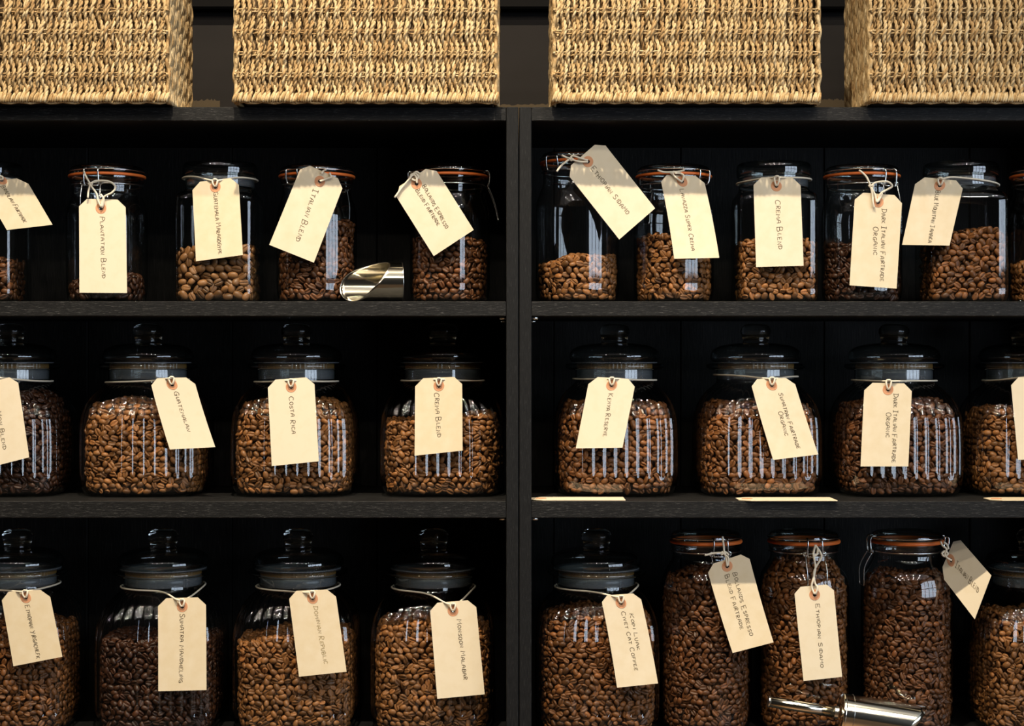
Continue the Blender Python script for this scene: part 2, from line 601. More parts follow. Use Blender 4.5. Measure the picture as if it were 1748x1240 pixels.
B3 = JarShape(shift_top([(0.052, 0.0), (0.057, 0.004), (0.060, 0.010), (0.061, 0.02), (0.061, 0.165), (0.0605, 0.18), (0.057, 0.195), (0.051, 0.205), (0.046, 0.213),
               (0.0445, 0.219), (0.045, 0.228), (0.0475, 0.231), (0.0475, 0.236)], 0.1, 0.0125), 2.0)
C1 = JarShape([(0.047, 0.0), (0.0505, 0.003), (0.0525, 0.008), (0.0525, 0.136), (0.0512, 0.143), (0.0475, 0.149), (0.0465, 0.153), (0.0465, 0.172)], 9.0, 0.139, 0.152)


def body_mesh(shape, flutes=0, per=10, seg=72, f0=0.03, f1=0.1, top=0.15, amp=0.0028):
    """Glass wall from the base to the rim; flutes are scallops pressed into it."""
    if flutes:
        seg = flutes * per
        th = np.linspace(0, 2 * PI, 4001)
        r = sup_r(th, shape.nb)
        x, y = r * np.sin(th), r * np.cos(th)
        s = np.concatenate([[0], np.cumsum(np.hypot(np.diff(x), np.diff(y)))])
        ang = np.interp(np.arange(seg) / seg * s[-1], s, th)
    else:
        ang = np.linspace(0, 2 * PI, seg, endpoint=False)
    hs = set()
    for (r0, h0), (r1, h1) in zip(shape.prof[:-1], shape.prof[1:]):
        k = max(1, int(math.ceil((h1 - h0) / (0.0035 if flutes else 0.006))))
        hs |= {h0 + (h1 - h0) * i / k for i in range(k)}
    hs.add(shape.prof[-1][1])
    hs = sorted(hs)
    # smooth the profile a little so that the reflections do not break at its corners
    fine = np.linspace(0, hs[-1], 800)
    av = shape.a(fine)
    ker = np.hanning(31)
    sm = np.convolve(np.pad(av, 15, mode='edge'), ker / ker.sum(), 'valid')
    sm[:20] = av[:20]
    vs, fs = [], []
    for h in hs:
        a = np.interp(h, fine, sm)
        n = float(shape.n(h))
        r = a * sup_r(ang, n)
        if flutes:
            env = min(1, max(0, (h - f0) / 0.007)) ** 0.5 * (1 - 0.6 * min(1, max(0, (h - f1) / (top - f1))) ** 1.6)
            if h > top:
                env = 0
            t = (np.arange(seg) % per) / per + 0.5 / per
            r = r - amp * env * (2 * t - 1) ** 2
        for q, rr in zip(ang, r):
            vs.append((rr * math.sin(q), -rr * math.cos(q), h))
    for i in range(len(hs) - 1):
        for k in range(seg):
            fs.append((i * seg + k, i * seg + (k + 1) % seg, (i + 1) * seg + (k + 1) % seg, (i + 1) * seg + k))
    fs.append(tuple(range(seg))[::-1])
    b_ = MB().add(vs, fs)
    return b_.mesh('jar_body', M['glass'])


def rounded(prof):
    """Catmull-Rom through a lathe profile."""
    return [(p.x, p.y) for p in smooth_path([Vector((r, h, 0)) for r, h in prof], 4)]


MESH = {}
MESH['A2'] = body_mesh(A2, 40, f0=0.024, f1=0.1, top=0.150)
MESH['A3'] = body_mesh(A3, 40, f0=0.024, f1=0.1355, top=0.1853)
MESH['B1'], MESH['B1T'], MESH['B3'], MESH['C1'] = body_mesh(B1), body_mesh(B1T), body_mesh(B3), body_mesh(C1, seg=144)
# ribbed jar: lid, knob, rim, neck seal and refraction ring, all measured from the rim's lower edge
MESH['rim'] = MB().lathe(rounded([(0.053, 0.0), (0.060, -0.0005), (0.066, 0.002), (0.067, 0.005), (0.064, 0.0078), (0.055, 0.008)])).mesh('rim', M['lid_glass'])
MESH['lidA'] = MB().lathe(rounded([(0.05, 0.0085), (0.057, 0.0095), (0.0605, 0.0135), (0.0615, 0.018), (0.0585, 0.0255), (0.049, 0.0315), (0.034, 0.0345), (0.018, 0.036)])).lathe(
    rounded([(0.049, 0.009), (0.049, -0.012), (0.047, -0.0135), (0.02, -0.0138)])).mesh('lid', M['lid_glass'])
MESH['knob'] = MB().lathe(rounded([(0.0, 0.034), (0.0175, 0.0345), (0.0172, 0.038), (0.0185, 0.044), (0.0206, 0.0495), (0.0206, 0.0535), (0.0176, 0.0585), (0.011, 0.0617), (0.0, 0.0626)]), 40).mesh('knob', M['solid_glass'])
MESH['bandA'] = MB().lathe([(0.0505, -0.0135), (0.0515, -0.0125), (0.0515, -0.002), (0.0505, -0.001), (0.0505, 0.0082), (0.0578, 0.0084), (0.0582, 0.009), (0.0578, 0.0096), (0.0505, 0.0096)]).mesh('neck_seal', M['band'])
b_ = MB()
vs, fs = [], []
for z in (0.001, 0.0075):
    for k in range(180):
        r_ = 0.0505 + (0.0007 if k % 3 == 0 else 0)
        vs.append((r_ * math.sin(2 * PI * k / 180), -r_ * math.cos(2 * PI * k / 180), z))
for k in range(180):
    fs.append((k, (k + 1) % 180, 180 + (k + 1) % 180, 180 + k))
MESH['amber'] = b_.add(vs, fs).mesh('refraction_ring', M['amber'], False)  # added ring, coloured like the image of beans bent by the glass
# clip-top jar: lid and gasket from the gasket's level
MESH['lidB'] = MB().lathe(rounded([(0.048, 0.0022), (0.0487, 0.006), (0.0475, 0.0105), (0.0425, 0.0135), (0.036, 0.0142), (0.034, 0.0128), (0.02, 0.0122), (0.0, 0.012)])).lathe(
    rounded([(0.047, 0.002), (0.044, -0.001), (0.042, -0.006), (0.02, -0.007), (0.0, -0.007)])).mesh('lid', M['lid_glass'])
MESH['gasket'] = MB().lathe(rounded([(0.0455, -0.0016), (0.050, -0.0017), (0.0513, 0.0), (0.050, 0.0019), (0.0455, 0.002), (0.0455, -0.0016)])).mesh('gasket', M['rubber'])
MESH['gasket3'] = MB().lathe(rounded([(0.044, -0.0022), (0.0475, -0.0024), (0.049, 0.0), (0.0475, 0.0023), (0.044, 0.0024), (0.044, -0.0022)])).mesh('gasket', M['rubber'])


def ring_pts(r, h, n=56):
    return [(r * math.sin(2 * PI * k / n), -r * math.cos(2 * PI * k / n), h) for k in range(n)]


def wire_meshes(rn, rl, rb, out=0.0):
    """Neck wire, lid wire and clasp of a clip-top jar, from the gasket's level; the clasp faces -y."""
    neck = MB().tube(ring_pts(rn + 0.0012, -0.0125), 0.0011, 6, True)
    lid = MB().tube(ring_pts(rl + 0.0008, 0.0062), 0.0009, 6, True)
    cl, lv = MB(), MB()
    for s in (-1, 1):
        cl.tube(smooth_path([(s * 0.009, -(rl - 0.004), 0.0075), (s * 0.0095, -(rl + 0.002), 0.0072), (s * 0.0098, -(rl + 0.0042), 0.001), (s * 0.0102, -(rn + 0.0055), -0.0125),
                             (s * 0.0085, -(rn + 0.0045), -0.0165)], 5), 0.0012, 6)
        cl.tube([(s * 0.0125 + 0.0028 * math.cos(a) * s, -(rn + 0.0042), -0.0125 + 0.0028 * math.sin(a)) for a in np.linspace(0, 2 * PI, 13)], 0.0009, 6)
    cl.tube([(-0.010, -(rn + 0.0048), -0.0162), (0.010, -(rn + 0.0048), -0.0162)], 0.0011, 6)
    e = rb + 0.003 + out
    lv.tube(smooth_path([(-0.0128, -(rn + 0.0045), -0.013), (-0.0133, -(rb + 0.0026 + out * 0.4), -0.034), (-0.0125, -e, -0.055), (-0.009, -e - 0.0003, -0.059), (0, -e - 0.0004, -0.0595), (0.009, -e - 0.0003, -0.059),
                         (0.0125, -e, -0.055), (0.0133, -(rb + 0.0026 + out * 0.4), -0.034), (0.0128, -(rn + 0.0045), -0.013)], 6), 0.0009, 6)
    hg = MB().tube(smooth_path([(-0.008, rl + 0.001, 0.0062), (-0.009, rl + 0.007, 0.004), (-0.008, rn + 0.007, -0.0125), (0.008, rn + 0.007, -0.0125), (0.009, rl + 0.007, 0.004), (0.008, rl + 0.001, 0.0062)], 5), 0.0011, 6)
    return [(n_, q.mesh(n_, M['wire'])) for n_, q in (('neck_wire', neck), ('lid_wire', lid), ('clasp', cl), ('lever', lv), ('hinge', hg))]


WIRES = {'open': wire_meshes(0.0465, 0.049, 0.0535, 0.008), 'B1': wire_meshes(0.0465, 0.049, 0.0535), 'B1T': wire_meshes(0.0465, 0.049, 0.053), 'B3': wire_meshes(0.0455, 0.0475, 0.058)}
# square jar: heavy glass lid, seal
MESH['lidC'] = MB().lathe(rounded([(0.045, 0.168), (0.0485, 0.169), (0.0497, 0.174), (0.0497, 0.181), (0.0475, 0.1865), (0.040, 0.188), (0.0, 0.188)])).lathe(
    rounded([(0.045, 0.168), (0.0448, 0.158), (0.043, 0.1565), (0.0, 0.156)])).mesh('lid', M['lid_glass'])
MESH['bandC'] = MB().lathe([(0.0450, 0.155), (0.0457, 0.156), (0.0457, 0.1665), (0.0450, 0.1675)]).mesh('neck_seal', M['band'])

SHAPES = {'A2': A2, 'A3': A3, 'B1': B1, 'B1T': B1T, 'B3': B3, 'C1': C1}
CENTRE = {'A2': 0.134, 'A3': 0.132, 'B1': 0.104, 'B1T': 0.104, 'B3': 0.114, 'C1': 0.104}
HALF = {'A2': 0.0832, 'A3': 0.0832, 'B1': 0.0535, 'B1T': 0.056, 'B3': 0.061, 'C1': 0.0525}

# roasted beans: a pole-to-pole grid with a flat face and a crease
def bean_template(rings, angles, a=0.0052, b=0.0039, c=0.0031):
    """angles run round the bean from the crease, in degrees."""
    vs, seg = [(-a, 0, 0)], len(angles)
    for i in range(1, rings + 1):
        u = PI * i / (rings + 1)
        x, rr = -a * math.cos(u), math.sin(u) ** 0.75
        for k, g in enumerate(angles):
            q = math.radians(g - 90)
            y, z = b * rr * math.cos(q), rr * math.sin(q)
            if z < 0:
                z = z * 0.45
            if k == 0:
                z = 0.3 * rr
                y = b * 0.07 * math.sin(2 * PI * i / (rings + 1))
            vs.append((x, y, z * c))
    vs.append((a, 0, 0))
    fs = []
    for k in range(seg):
        fs.append((0, 1 + (k + 1) % seg, 1 + k))
        for i in range(rings - 1):
            p, q = 1 + i * seg, 1 + (i + 1) * seg
            fs += [(p + k, p + (k + 1) % seg, q + (k + 1) % seg), (p + k, q + (k + 1) % seg, q + k)]
        p = 1 + (rings - 1) * seg
        fs.append((len(vs) - 1, p + k, p + (k + 1) % seg))
    return np.array(vs), np.array(fs)


BT_V, BT_F = bean_template(5, (0, 15, 62, 108, 156, 204, 252, 298, 345))
fine_v, fine_f = bean_template(9, (0, 9, 20, 45, 75, 105, 135, 165, 195, 225, 255, 285, 315, 340, 351))
FINE = {}
for k in ROAST:
    FINE[k] = MB().add([tuple(v) for v in fine_v], [tuple(f) for f in fine_f]).mesh('coffee_bean', M['one_' + k])


def frames(normals, n_jit, hor_bias):
    """Rotation matrices with the bean's thickness along the given normals."""
    n = len(normals)
    z = normals * np.where(rng.random(n) < 0.52, 1, -1)[:, None] + rng.normal(0, n_jit, (n, 3))
    z /= np.linalg.norm(z, axis=1)[:, None]
    up = np.tile([0.0, 0.0, 1.0], (n, 1))
    t = np.cross(up, z)
    bad = np.linalg.norm(t, axis=1) < 1e-3
    t[bad] = [1, 0, 0]
    t /= np.linalg.norm(t, axis=1)[:, None]
    s = np.cross(z, t)
    q = rng.normal(0, hor_bias, n)
    x = t * np.cos(q)[:, None] + s * np.sin(q)[:, None]
    y = np.cross(z, x)
    return np.stack([x, y, z], axis=2)


def in_quad(px, py, quad):
    s = None
    for (x0, y0), (x1, y1) in zip(quad, quad[1:] + quad[:1]):
        c = (x1 - x0) * (py - y0) - (y1 - y0) * (px - x0)
        if s is None:
            s = c > 0
        elif (c > 0) != s:
            return False
    return True


SINGLES = [0]


def fill_beans(kind, loc, fill, slope, roast, size, what, quads, singles=0, short=''):
    """Beans against the glass, a second layer behind them and the surface of the heap."""
    sh = SHAPES[kind]
    inset = {'A': 0.0092, 'B': 0.0066, 'C': 0.0060}[kind[0]]
    du, dv = 0.0092 * size, 0.0069 * size
    pts, nrm, lay = [], [], []
    for layer, off in ((0, inset), (1, inset + 0.0048 * size)):
        h = 0.0058 + 0.003 * size + (0.003 if layer else 0)
        row = 0
        while h < fill + 0.02:
            a = min(float(sh.a(h)), float(sh.a(h + 0.005))) - off
            n = float(sh.n(h))
            th = np.linspace(-2.05, 2.05, 400)
            r = a * sup_r(th, n)
            x, y = r * np.sin(th), -r * np.cos(th)
            s = np.concatenate([[0], np.cumsum(np.hypot(np.diff(x), np.diff(y)))])
            m_ = max(2, int(s[-1] / (du * (1.0 if layer == 0 else 1.15))))
            ss = (np.arange(m_) + 0.5 * (row % 2) + rng.uniform(-0.22, 0.22, m_)) / m_ * s[-1]
            ss = ss[ss < s[-1]]
            tt = np.interp(ss, s, th)
            rr = a * sup_r(tt, n)
            X, Y = rr * np.sin(tt), -rr * np.cos(tt)
            hh = h + rng.uniform(-0.22, 0.22, len(X)) * dv
            d = 0.002
            da = (float(sh.a(h + d)) - float(sh.a(h - d))) / (2 * d)
            nx, ny = np.sign(X) * np.abs(X) ** (n - 1), np.sign(Y) * np.abs(Y) ** (n - 1)
            ln = np.hypot(nx, ny)
            nv = np.stack([nx / ln, ny / ln, np.full_like(nx, -da)], 1)
            nv /= np.linalg.norm(nv, axis=1)[:, None]
            top = fill + slope * X + 0.0025 * np.sin(X * 90 + fill * 1000)
            ok = hh < top
            pts.append(np.stack([X, Y, hh], 1)[ok])
            nrm.append(nv[ok])
            lay.append(np.full(ok.sum(), layer))
            row += 1
            h += dv * (1.0 if layer == 0 else 1.2)
    # the surface of the heap
    g = 0.0078 * size
    lim = min(float(sh.a(fill)), float(sh.a(fill + 0.011))) - inset - 0.002
    k = int(lim * 1.1 / g) + 1
    gx, gy = np.meshgrid(np.arange(-k, k + 1) * g, np.arange(-k, k + 1) * g)
    X, Y = gx.ravel() + rng.uniform(-0.3, 0.3, gx.size) * g, gy.ravel() + rng.uniform(-0.3, 0.3, gx.size) * g
    n = float(sh.n(fill))
    ok = (np.abs(X / lim) ** n + np.abs(Y / lim) ** n) < 1
    X, Y = X[ok], Y[ok]
    Z = fill + slope * X + 0.0025 * np.sin(X * 90 + fill * 1000) + 0.0035 * (1 - (X * X + Y * Y) / lim ** 2) + rng.uniform(-0.0015, 0.0015, len(X))
    pts.append(np.stack([X, Y, Z], 1))
    nrm.append(np.tile([0.0, 0.0, 1.0], (len(X), 1)))
    lay.append(np.full(len(X), 2))
    pts, nrm, lay = np.concatenate(pts), np.concatenate(nrm), np.concatenate(lay)
    jit = np.where(lay == 0, 0.28, np.where(lay == 1, 0.8, 0.7))
    R = np.empty((len(pts), 3, 3))
    for L, (j, hb) in enumerate(((0.3, 0.85), (0.8, 2.0), (0.6, 2.0))):
        sel = lay == L
        R[sel] = frames(nrm[sel], j, hb)
    sc = size * rng.uniform(0.88, 1.13, len(pts))
    # largest beans in the photo: objects of their own, where no tag hides them
    keep = np.ones(len(pts), bool)
    if singles:
        cand = [i for i in np.argsort(-pts[:, 2]) if lay[i] == 0 and nrm[i][1] < -0.8]
        made = 0
        for i in cand:
            p = pts[i] + np.array(loc)
            kk = MPP * (DIST + p[1]) / DIST
            px, py = 874 + p[0] / kk, 620 - (p[2] - EYE) / kk
            if any(in_quad(px, py, q) for q in quads) or py > 508 or made >= singles:
                continue
            o = bpy.data.objects.new('coffee_bean', FINE[roast])
            o.matrix_world = Matrix.Translation(p) @ Matrix(R[i].tolist()).to_4x4() @ Matrix.Scale(float(sc[i]), 4)
            C.objects.link(o)
            tag(o, 'roasted coffee bean against the front glass of ' + short, 'coffee bean', 'coffee beans at the front glass of ' + short)
            keep[i] = False
            made += 1
        SINGLES[0] += made
    pts, R, sc = pts[keep], R[keep], sc[keep]
    nb, nv_, nf = len(pts), len(BT_V), len(BT_F)
    V = np.einsum('nij,vj->nvi', R, BT_V) * sc[:, None, None] + pts[:, None, :]
    F = BT_F[None] + (np.arange(nb) * nv_)[:, None, None]
    rnd = np.repeat(rng.random(nb), nv_)
    # dark heart of the heap, far enough in to stay behind the beans
    cv, cf = [], []
    hs = np.linspace(0.006, max(0.012, fill - 0.008), 8)
    seg = 32
    for h in hs:
        a = max(0.004, float(sh.a(h)) - inset - 0.0105 * size)
        for q in range(seg):
            t = 2 * PI * q / seg
            r = a * float(sup_r(np.array(t), float(sh.n(h))))
            cv.append((r * math.sin(t), -r * math.cos(t), h + (slope * r * math.sin(t) if h == hs[-1] else 0)))
    base = nb * nv_
    cv += [(0, 0, hs[0]), (0, 0, hs[-1])]
    for i in range(len(hs) - 1):
        for q in range(seg):
            a0, a1, b0, b1 = i * seg + q, i * seg + (q + 1) % seg, (i + 1) * seg + q, (i + 1) * seg + (q + 1) % seg
            cf += [(a0, a1, b1), (a0, b1, b0)]
    for q in range(seg):
        cf += [(len(cv) - 2, (q + 1) % seg, q), (len(cv) - 1, (len(hs) - 1) * seg + q, (len(hs) - 1) * seg + (q + 1) % seg)]
    allv = np.concatenate([V.reshape(-1, 3), np.array(cv)])
    allf = np.concatenate([F.reshape(-1, 3), np.array(cf) + base])
    me = bpy.data.meshes.new('coffee_beans')
    me.vertices.add(len(allv))
    me.vertices.foreach_set('co', allv.ravel().astype(np.float32))
    me.loops.add(allf.size)
    me.loops.foreach_set('vertex_index', allf.ravel().astype(np.int32))
    me.polygons.add(len(allf))
    me.polygons.foreach_set('loop_start', np.arange(0, allf.size, 3, dtype=np.int32))
    me.polygons.foreach_set('use_smooth', np.ones(len(allf), bool))
    at = me.attributes.new('rnd', 'FLOAT', 'POINT')
    at.data.foreach_set('value', np.concatenate([rnd, np.zeros(len(cv))]).astype(np.float32))
    me.materials.append(M['bean_' + roast])
    me.update()
    me.validate()
    o = obj('coffee_beans', me, None, loc)
    tag(o, 'heap of roasted coffee beans inside ' + what, 'coffee beans', None, 'stuff')


def jar(kind, px, base, label, rz=0.0, clasp=None):
    y = CENTRE[kind]
    x = P(px, 0, y).x
    names = {'A': ('ribbed_jar', 'ribbed glass jars with knob lids'), 'B': ('clip_top_jar', 'round clip-top jars with orange seals'), 'C': ('square_jar', 'square glass jars with flat lids')}
    nm, grp = names[kind[0]]
    r = thing(nm, label, 'jar', (x, y, base + 0.0004), rz, grp)
    obj('body', MESH[kind], r)
    if kind[0] == 'A':
        z = SHAPES[kind].prof[-1][1]
        obj('rim', MESH['rim'], r, (0, 0, z))
        obj('neck_seal', MESH['bandA'], r, (0, 0, z))
        obj('refraction_ring', MESH['amber'], r, (0, 0, z))
        l = obj('lid', MESH['lidA'], r, (0, 0, z))
        obj('knob', MESH['knob'], l)
    elif kind[0] == 'B':
        z = SHAPES[kind].prof[-1][1] + 0.002
        g = obj('gasket', MESH['gasket3' if kind == 'B3' else 'gasket'], r, (0, 0, z))
        g['label'] = 'orange rubber gasket'
        k = 0.963 if kind == 'B3' else 1.0
        l = obj('lid', MESH['lidB'], r, (0, 0, z))
        l.scale = (k, k, k)
        for n_, me in WIRES['open' if kind == 'B1' and clasp and clasp > 1.5 and clasp < 1.7 else kind]:
            obj(n_, me, r, (0, 0, z), (clasp or 0.0) - rz)
    else:
        obj('neck_seal', MESH['bandC'], r)
        obj('lid', MESH['lidC'], r)
    return r


# ------------------------------------------------------------------ handwritten tags
GLYPH = {
    'A': [[(0, 0), (.05, .6), (.25, .98), (.48, .95), (.6, .5), (.66, 0)], [(.05, .42), (.62, .46)]],
    'B': [[(.02, 0), (.05, 1), (.4, .97), (.52, .78), (.4, .56), (.06, .52)], [(.06, .52), (.48, .46), (.62, .26), (.46, .04), (.0, .02)]],
    'C': [[(.62, .82), (.44, .99), (.18, .9), (.02, .5), (.12, .12), (.38, 0), (.64, .14)]],
    'D': [[(.05, .03), (.08, .98)], [(-.08, .97), (.36, .94), (.62, .6), (.5, .18), (-.06, 0)]],
    'E': [[(.56, 1), (.04, .97), (.03, 0), (.6, .03)], [(.03, .5), (.45, .54)]],
    'F': [[(.6, 1), (.02, .97), (.04, 0)], [(.02, .52), (.45, .54)]],
    'G': [[(.6, .84), (.4, 1), (.14, .88), (.0, .5), (.12, .1), (.4, 0), (.6, .2), (.6, .45), (.32, .44)], [(.6, .45), (.58, -.12)]],
    'H': [[(.03, 1), (.02, 0)], [(.58, 1), (.6, 0)], [(.02, .5), (.6, .53)]],
    'I': [[(.14, 1), (.13, 0)], [(-.06, 1), (.36, 1)], [(-.08, 0), (.36, .02)]],
    'i': [[(.12, .95), (.12, 0)]],
    'J': [[(.42, 1), (.42, .2), (.28, 0), (.02, .14)], [(.1, 1), (.66, 1)]],
    'K': [[(.03, 1), (.03, 0)], [(.58, .98), (.06, .46), (.62, 0)]],
    'L': [[(.04, 1), (.03, .03), (.56, .04)]],
    'M': [[(0, 0), (.08, 1), (.36, .45), (.64, 1), (.74, 0)]],
    'N': [[(.02, 0), (.06, 1), (.58, .02), (.62, 1)]],
    'O': [[(.3, 1), (.08, .82), (.01, .45), (.14, .08), (.36, 0), (.58, .2), (.62, .6), (.5, .92), (.3, 1)]],
    'P': [[(.04, 0), (.06, 1), (.42, .98), (.57, .76), (.42, .54), (.07, .48)]],
    'R': [[(.03, 0), (.05, 1), (.42, .98), (.54, .78), (.4, .56), (.06, .5), (.6, 0)]],
    'S': [[(.56, .86), (.36, 1), (.1, .88), (.1, .64), (.46, .42), (.52, .16), (.28, 0), (.02, .12)]],
    'T': [[(.32, 1), (.3, 0)], [(0, .98), (.66, 1)]],
    'U': [[(.02, 1), (.04, .25), (.22, 0), (.44, .06), (.56, .4), (.6, 1)]],
    'V': [[(0, 1), (.32, 0), (.62, 1)]],
    'Y': [[(.02, 1), (.3, .52)], [(.64, 1), (.18, -.02)]],
    'Z': [[(.04, .97), (.6, 1), (.02, .02), (.64, .03)]],
}


class Tag:
    """A manila tag through the four corner pixels tl, tr, br, bl, hanging at the depths y0 (top) and y1 (bottom)."""
    def __init__(self, tl, tr, br, bl, y0, y1, curl=0.0, bow=0.0):
        self.px = [tl, tr, br, bl]
        self.c = [P(*tl, y0), P(*tr, y0), P(*br, y1), P(*bl, y1)]
        self.curl, self.bow = curl, bow
        self.w = ((self.c[1] - self.c[0]).length + (self.c[2] - self.c[3]).length) / 2
        self.l = ((self.c[3] - self.c[0]).length + (self.c[2] - self.c[1]).length) / 2
        n = (self.c[1] - self.c[0]).cross(self.c[3] - self.c[0]).normalized()
        self.n = n if n.y < 0 else -n

    def at(self, u, v, off=0.0):
        p = (self.c[0] * (1 - u) + self.c[1] * u) * (1 - v) + (self.c[3] * (1 - u) + self.c[2] * u) * v
        s = self.c[1] - self.c[0]
        return p + self.n * (off + self.curl * (v * v - 0.3 * v)) + s * (self.bow * 4 * v * (1 - v))

    def uv(self, px, py):
        (x0, y0), (x1, y1), _, (x3, y3) = self.px
        x2, y2 = self.px[2]
        ux, uy = ((x1 - x0) + (x2 - x3)) / 2, ((y1 - y0) + (y2 - y3)) / 2
        vx, vy = ((x3 - x0) + (x2 - x1)) / 2, ((y3 - y0) + (y2 - y1)) / 2
        d = ux * vy - uy * vx
        dx, dy = px - x0, py - y0
        return (dx * vy - dy * vx) / d, (ux * dy - uy * dx) / d


def paper_mesh(T, hole):
    """Clipped corners, a punched hole, and a thickness."""
    k = T.w / T.l
    cu, cv = 0.17, 0.17 * k * 0.95
    hu, hv = hole
    hr = 0.0024
    out = [(cu, 0), (1 - cu, 0), (1, cv), (1, 1), (0, 1), (0, cv)]
    ring = [(hu + hr / T.w * math.cos(a), hv + hr / T.l * math.sin(a)) for a in np.linspace(0, 2 * PI, 13)[:-1]]
    pts, edges = [], []
    for loop in (out, ring):
        s = len(pts)
        q = []
        for (a, b), (c, d) in zip(loop, loop[1:] + loop[:1]):
            m_ = 8 if loop is out and (a - c) ** 2 + (b - d) ** 2 > 0.3 else 1
            q += [(a + (c - a) * i / m_, b + (d - b) * i / m_) for i in range(m_)]
        pts += q
        edges += [(s + i, s + (i + 1) % len(q)) for i in range(len(q))]
    pts += [(u, v) for u in (0.25, 0.5, 0.75) for v in (0.25, 0.4, 0.55, 0.7, 0.85)]
    vv, _, ff, *_ = delaunay_2d_cdt([Vector((u * k, v)) for u, v in pts], edges, [], 1, 1e-6)
    uv = [(p.x / k, p.y) for p in vv]
    fs = []
    for f in ff:
        mu, mv = sum(uv[i][0] for i in f) / len(f), sum(uv[i][1] for i in f) / len(f)
        if ((mu - hu) * T.w) ** 2 + ((mv - hv) * T.l) ** 2 > (hr * 0.95) ** 2:
            fs.append(tuple(f))
    n = len(uv)
    V = [T.at(u, v) for u, v in uv] + [T.at(u, v, -0.0005) for u, v in uv]
    F = list(fs) + [tuple(i + n for i in f[::-1]) for f in fs]
    cnt = {}
    for f in fs:
        for a, b in zip(f, f[1:] + f[:1]):
            cnt[tuple(sorted((a, b)))] = cnt.get(tuple(sorted((a, b))), 0) + 1
    F += [(a, b, b + n, a + n) for (a, b), c in cnt.items() if c == 1]
    return V, F


def write(b_, T, text, p0, p1, h=0.115, small=0.72, pen=0.00036):
    """Handwriting down the tag: the letters' tops point to the tag's right edge."""
    u0, v0 = T.uv(*p0)
    u1, v1 = T.uv(*p1)
    cap = h * T.w
    items, x = [], 0.0
    for wd in text.split(' '):
        for i, ch in enumerate(wd):
            s = 1.0 if i == 0 else small
            g = GLYPH['i' if ch == 'I' and i else ch]
            wid = max(q[0] for st in g for q in st)
            items.append((g, x, s))
            x += (wid + 0.26) * s
        x += 0.42
    total = x - 0.42
    length = math.hypot((u1 - u0) * T.w, (v1 - v0) * T.l)
    sx = length / total
    cap = min(cap * 0.86, 1.4 * sx)
    r_ = random.Random(text)
    for g, x, s in items:
        dy, sk, hs = r_.uniform(-0.08, 0.08), r_.uniform(-0.1, 0.1), r_.uniform(0.92, 1.08)
        for st in g:
            q = st if len(st) < 4 else [(p.x, p.y) for p in smooth_path([Vector((a, c, 0)) for a, c in st], 3)] if not any(g is GLYPH[c] for c in 'EMN') else st
            line = []
            for a, c in q:
                along = (x + (a + sk * c) * s) * sx
                up = (c - 0.5) * s * cap * hs + dy * cap - (1 - s) * 0.5 * cap * 0.6
                t = along / length
                u, v = u0 + (u1 - u0) * t + up / T.w, v0 + (v1 - v0) * t
                line.append((u * T.w, v * T.l))
            vs, fs = [], []
            for i, p in enumerate(line):
                a, c = line[max(0, i - 1)], line[min(len(line) - 1, i + 1)]
                d = Vector((c[0] - a[0], c[1] - a[1]))
                d = d.normalized() if d.length > 0 else Vector((1, 0))
                for sg in (-1, 1):
                    vs.append(T.at((p[0] - d.y * pen * sg) / T.w, (p[1] + d.x * pen * sg) / T.l, 0.00022))
            for i in range(len(line) - 1):
                fs.append((2 * i, 2 * i + 1, 2 * i + 3, 2 * i + 2))
            b_.add(vs, fs)


def rel(vs, r):
    return [Vector(v) - r for v in vs]


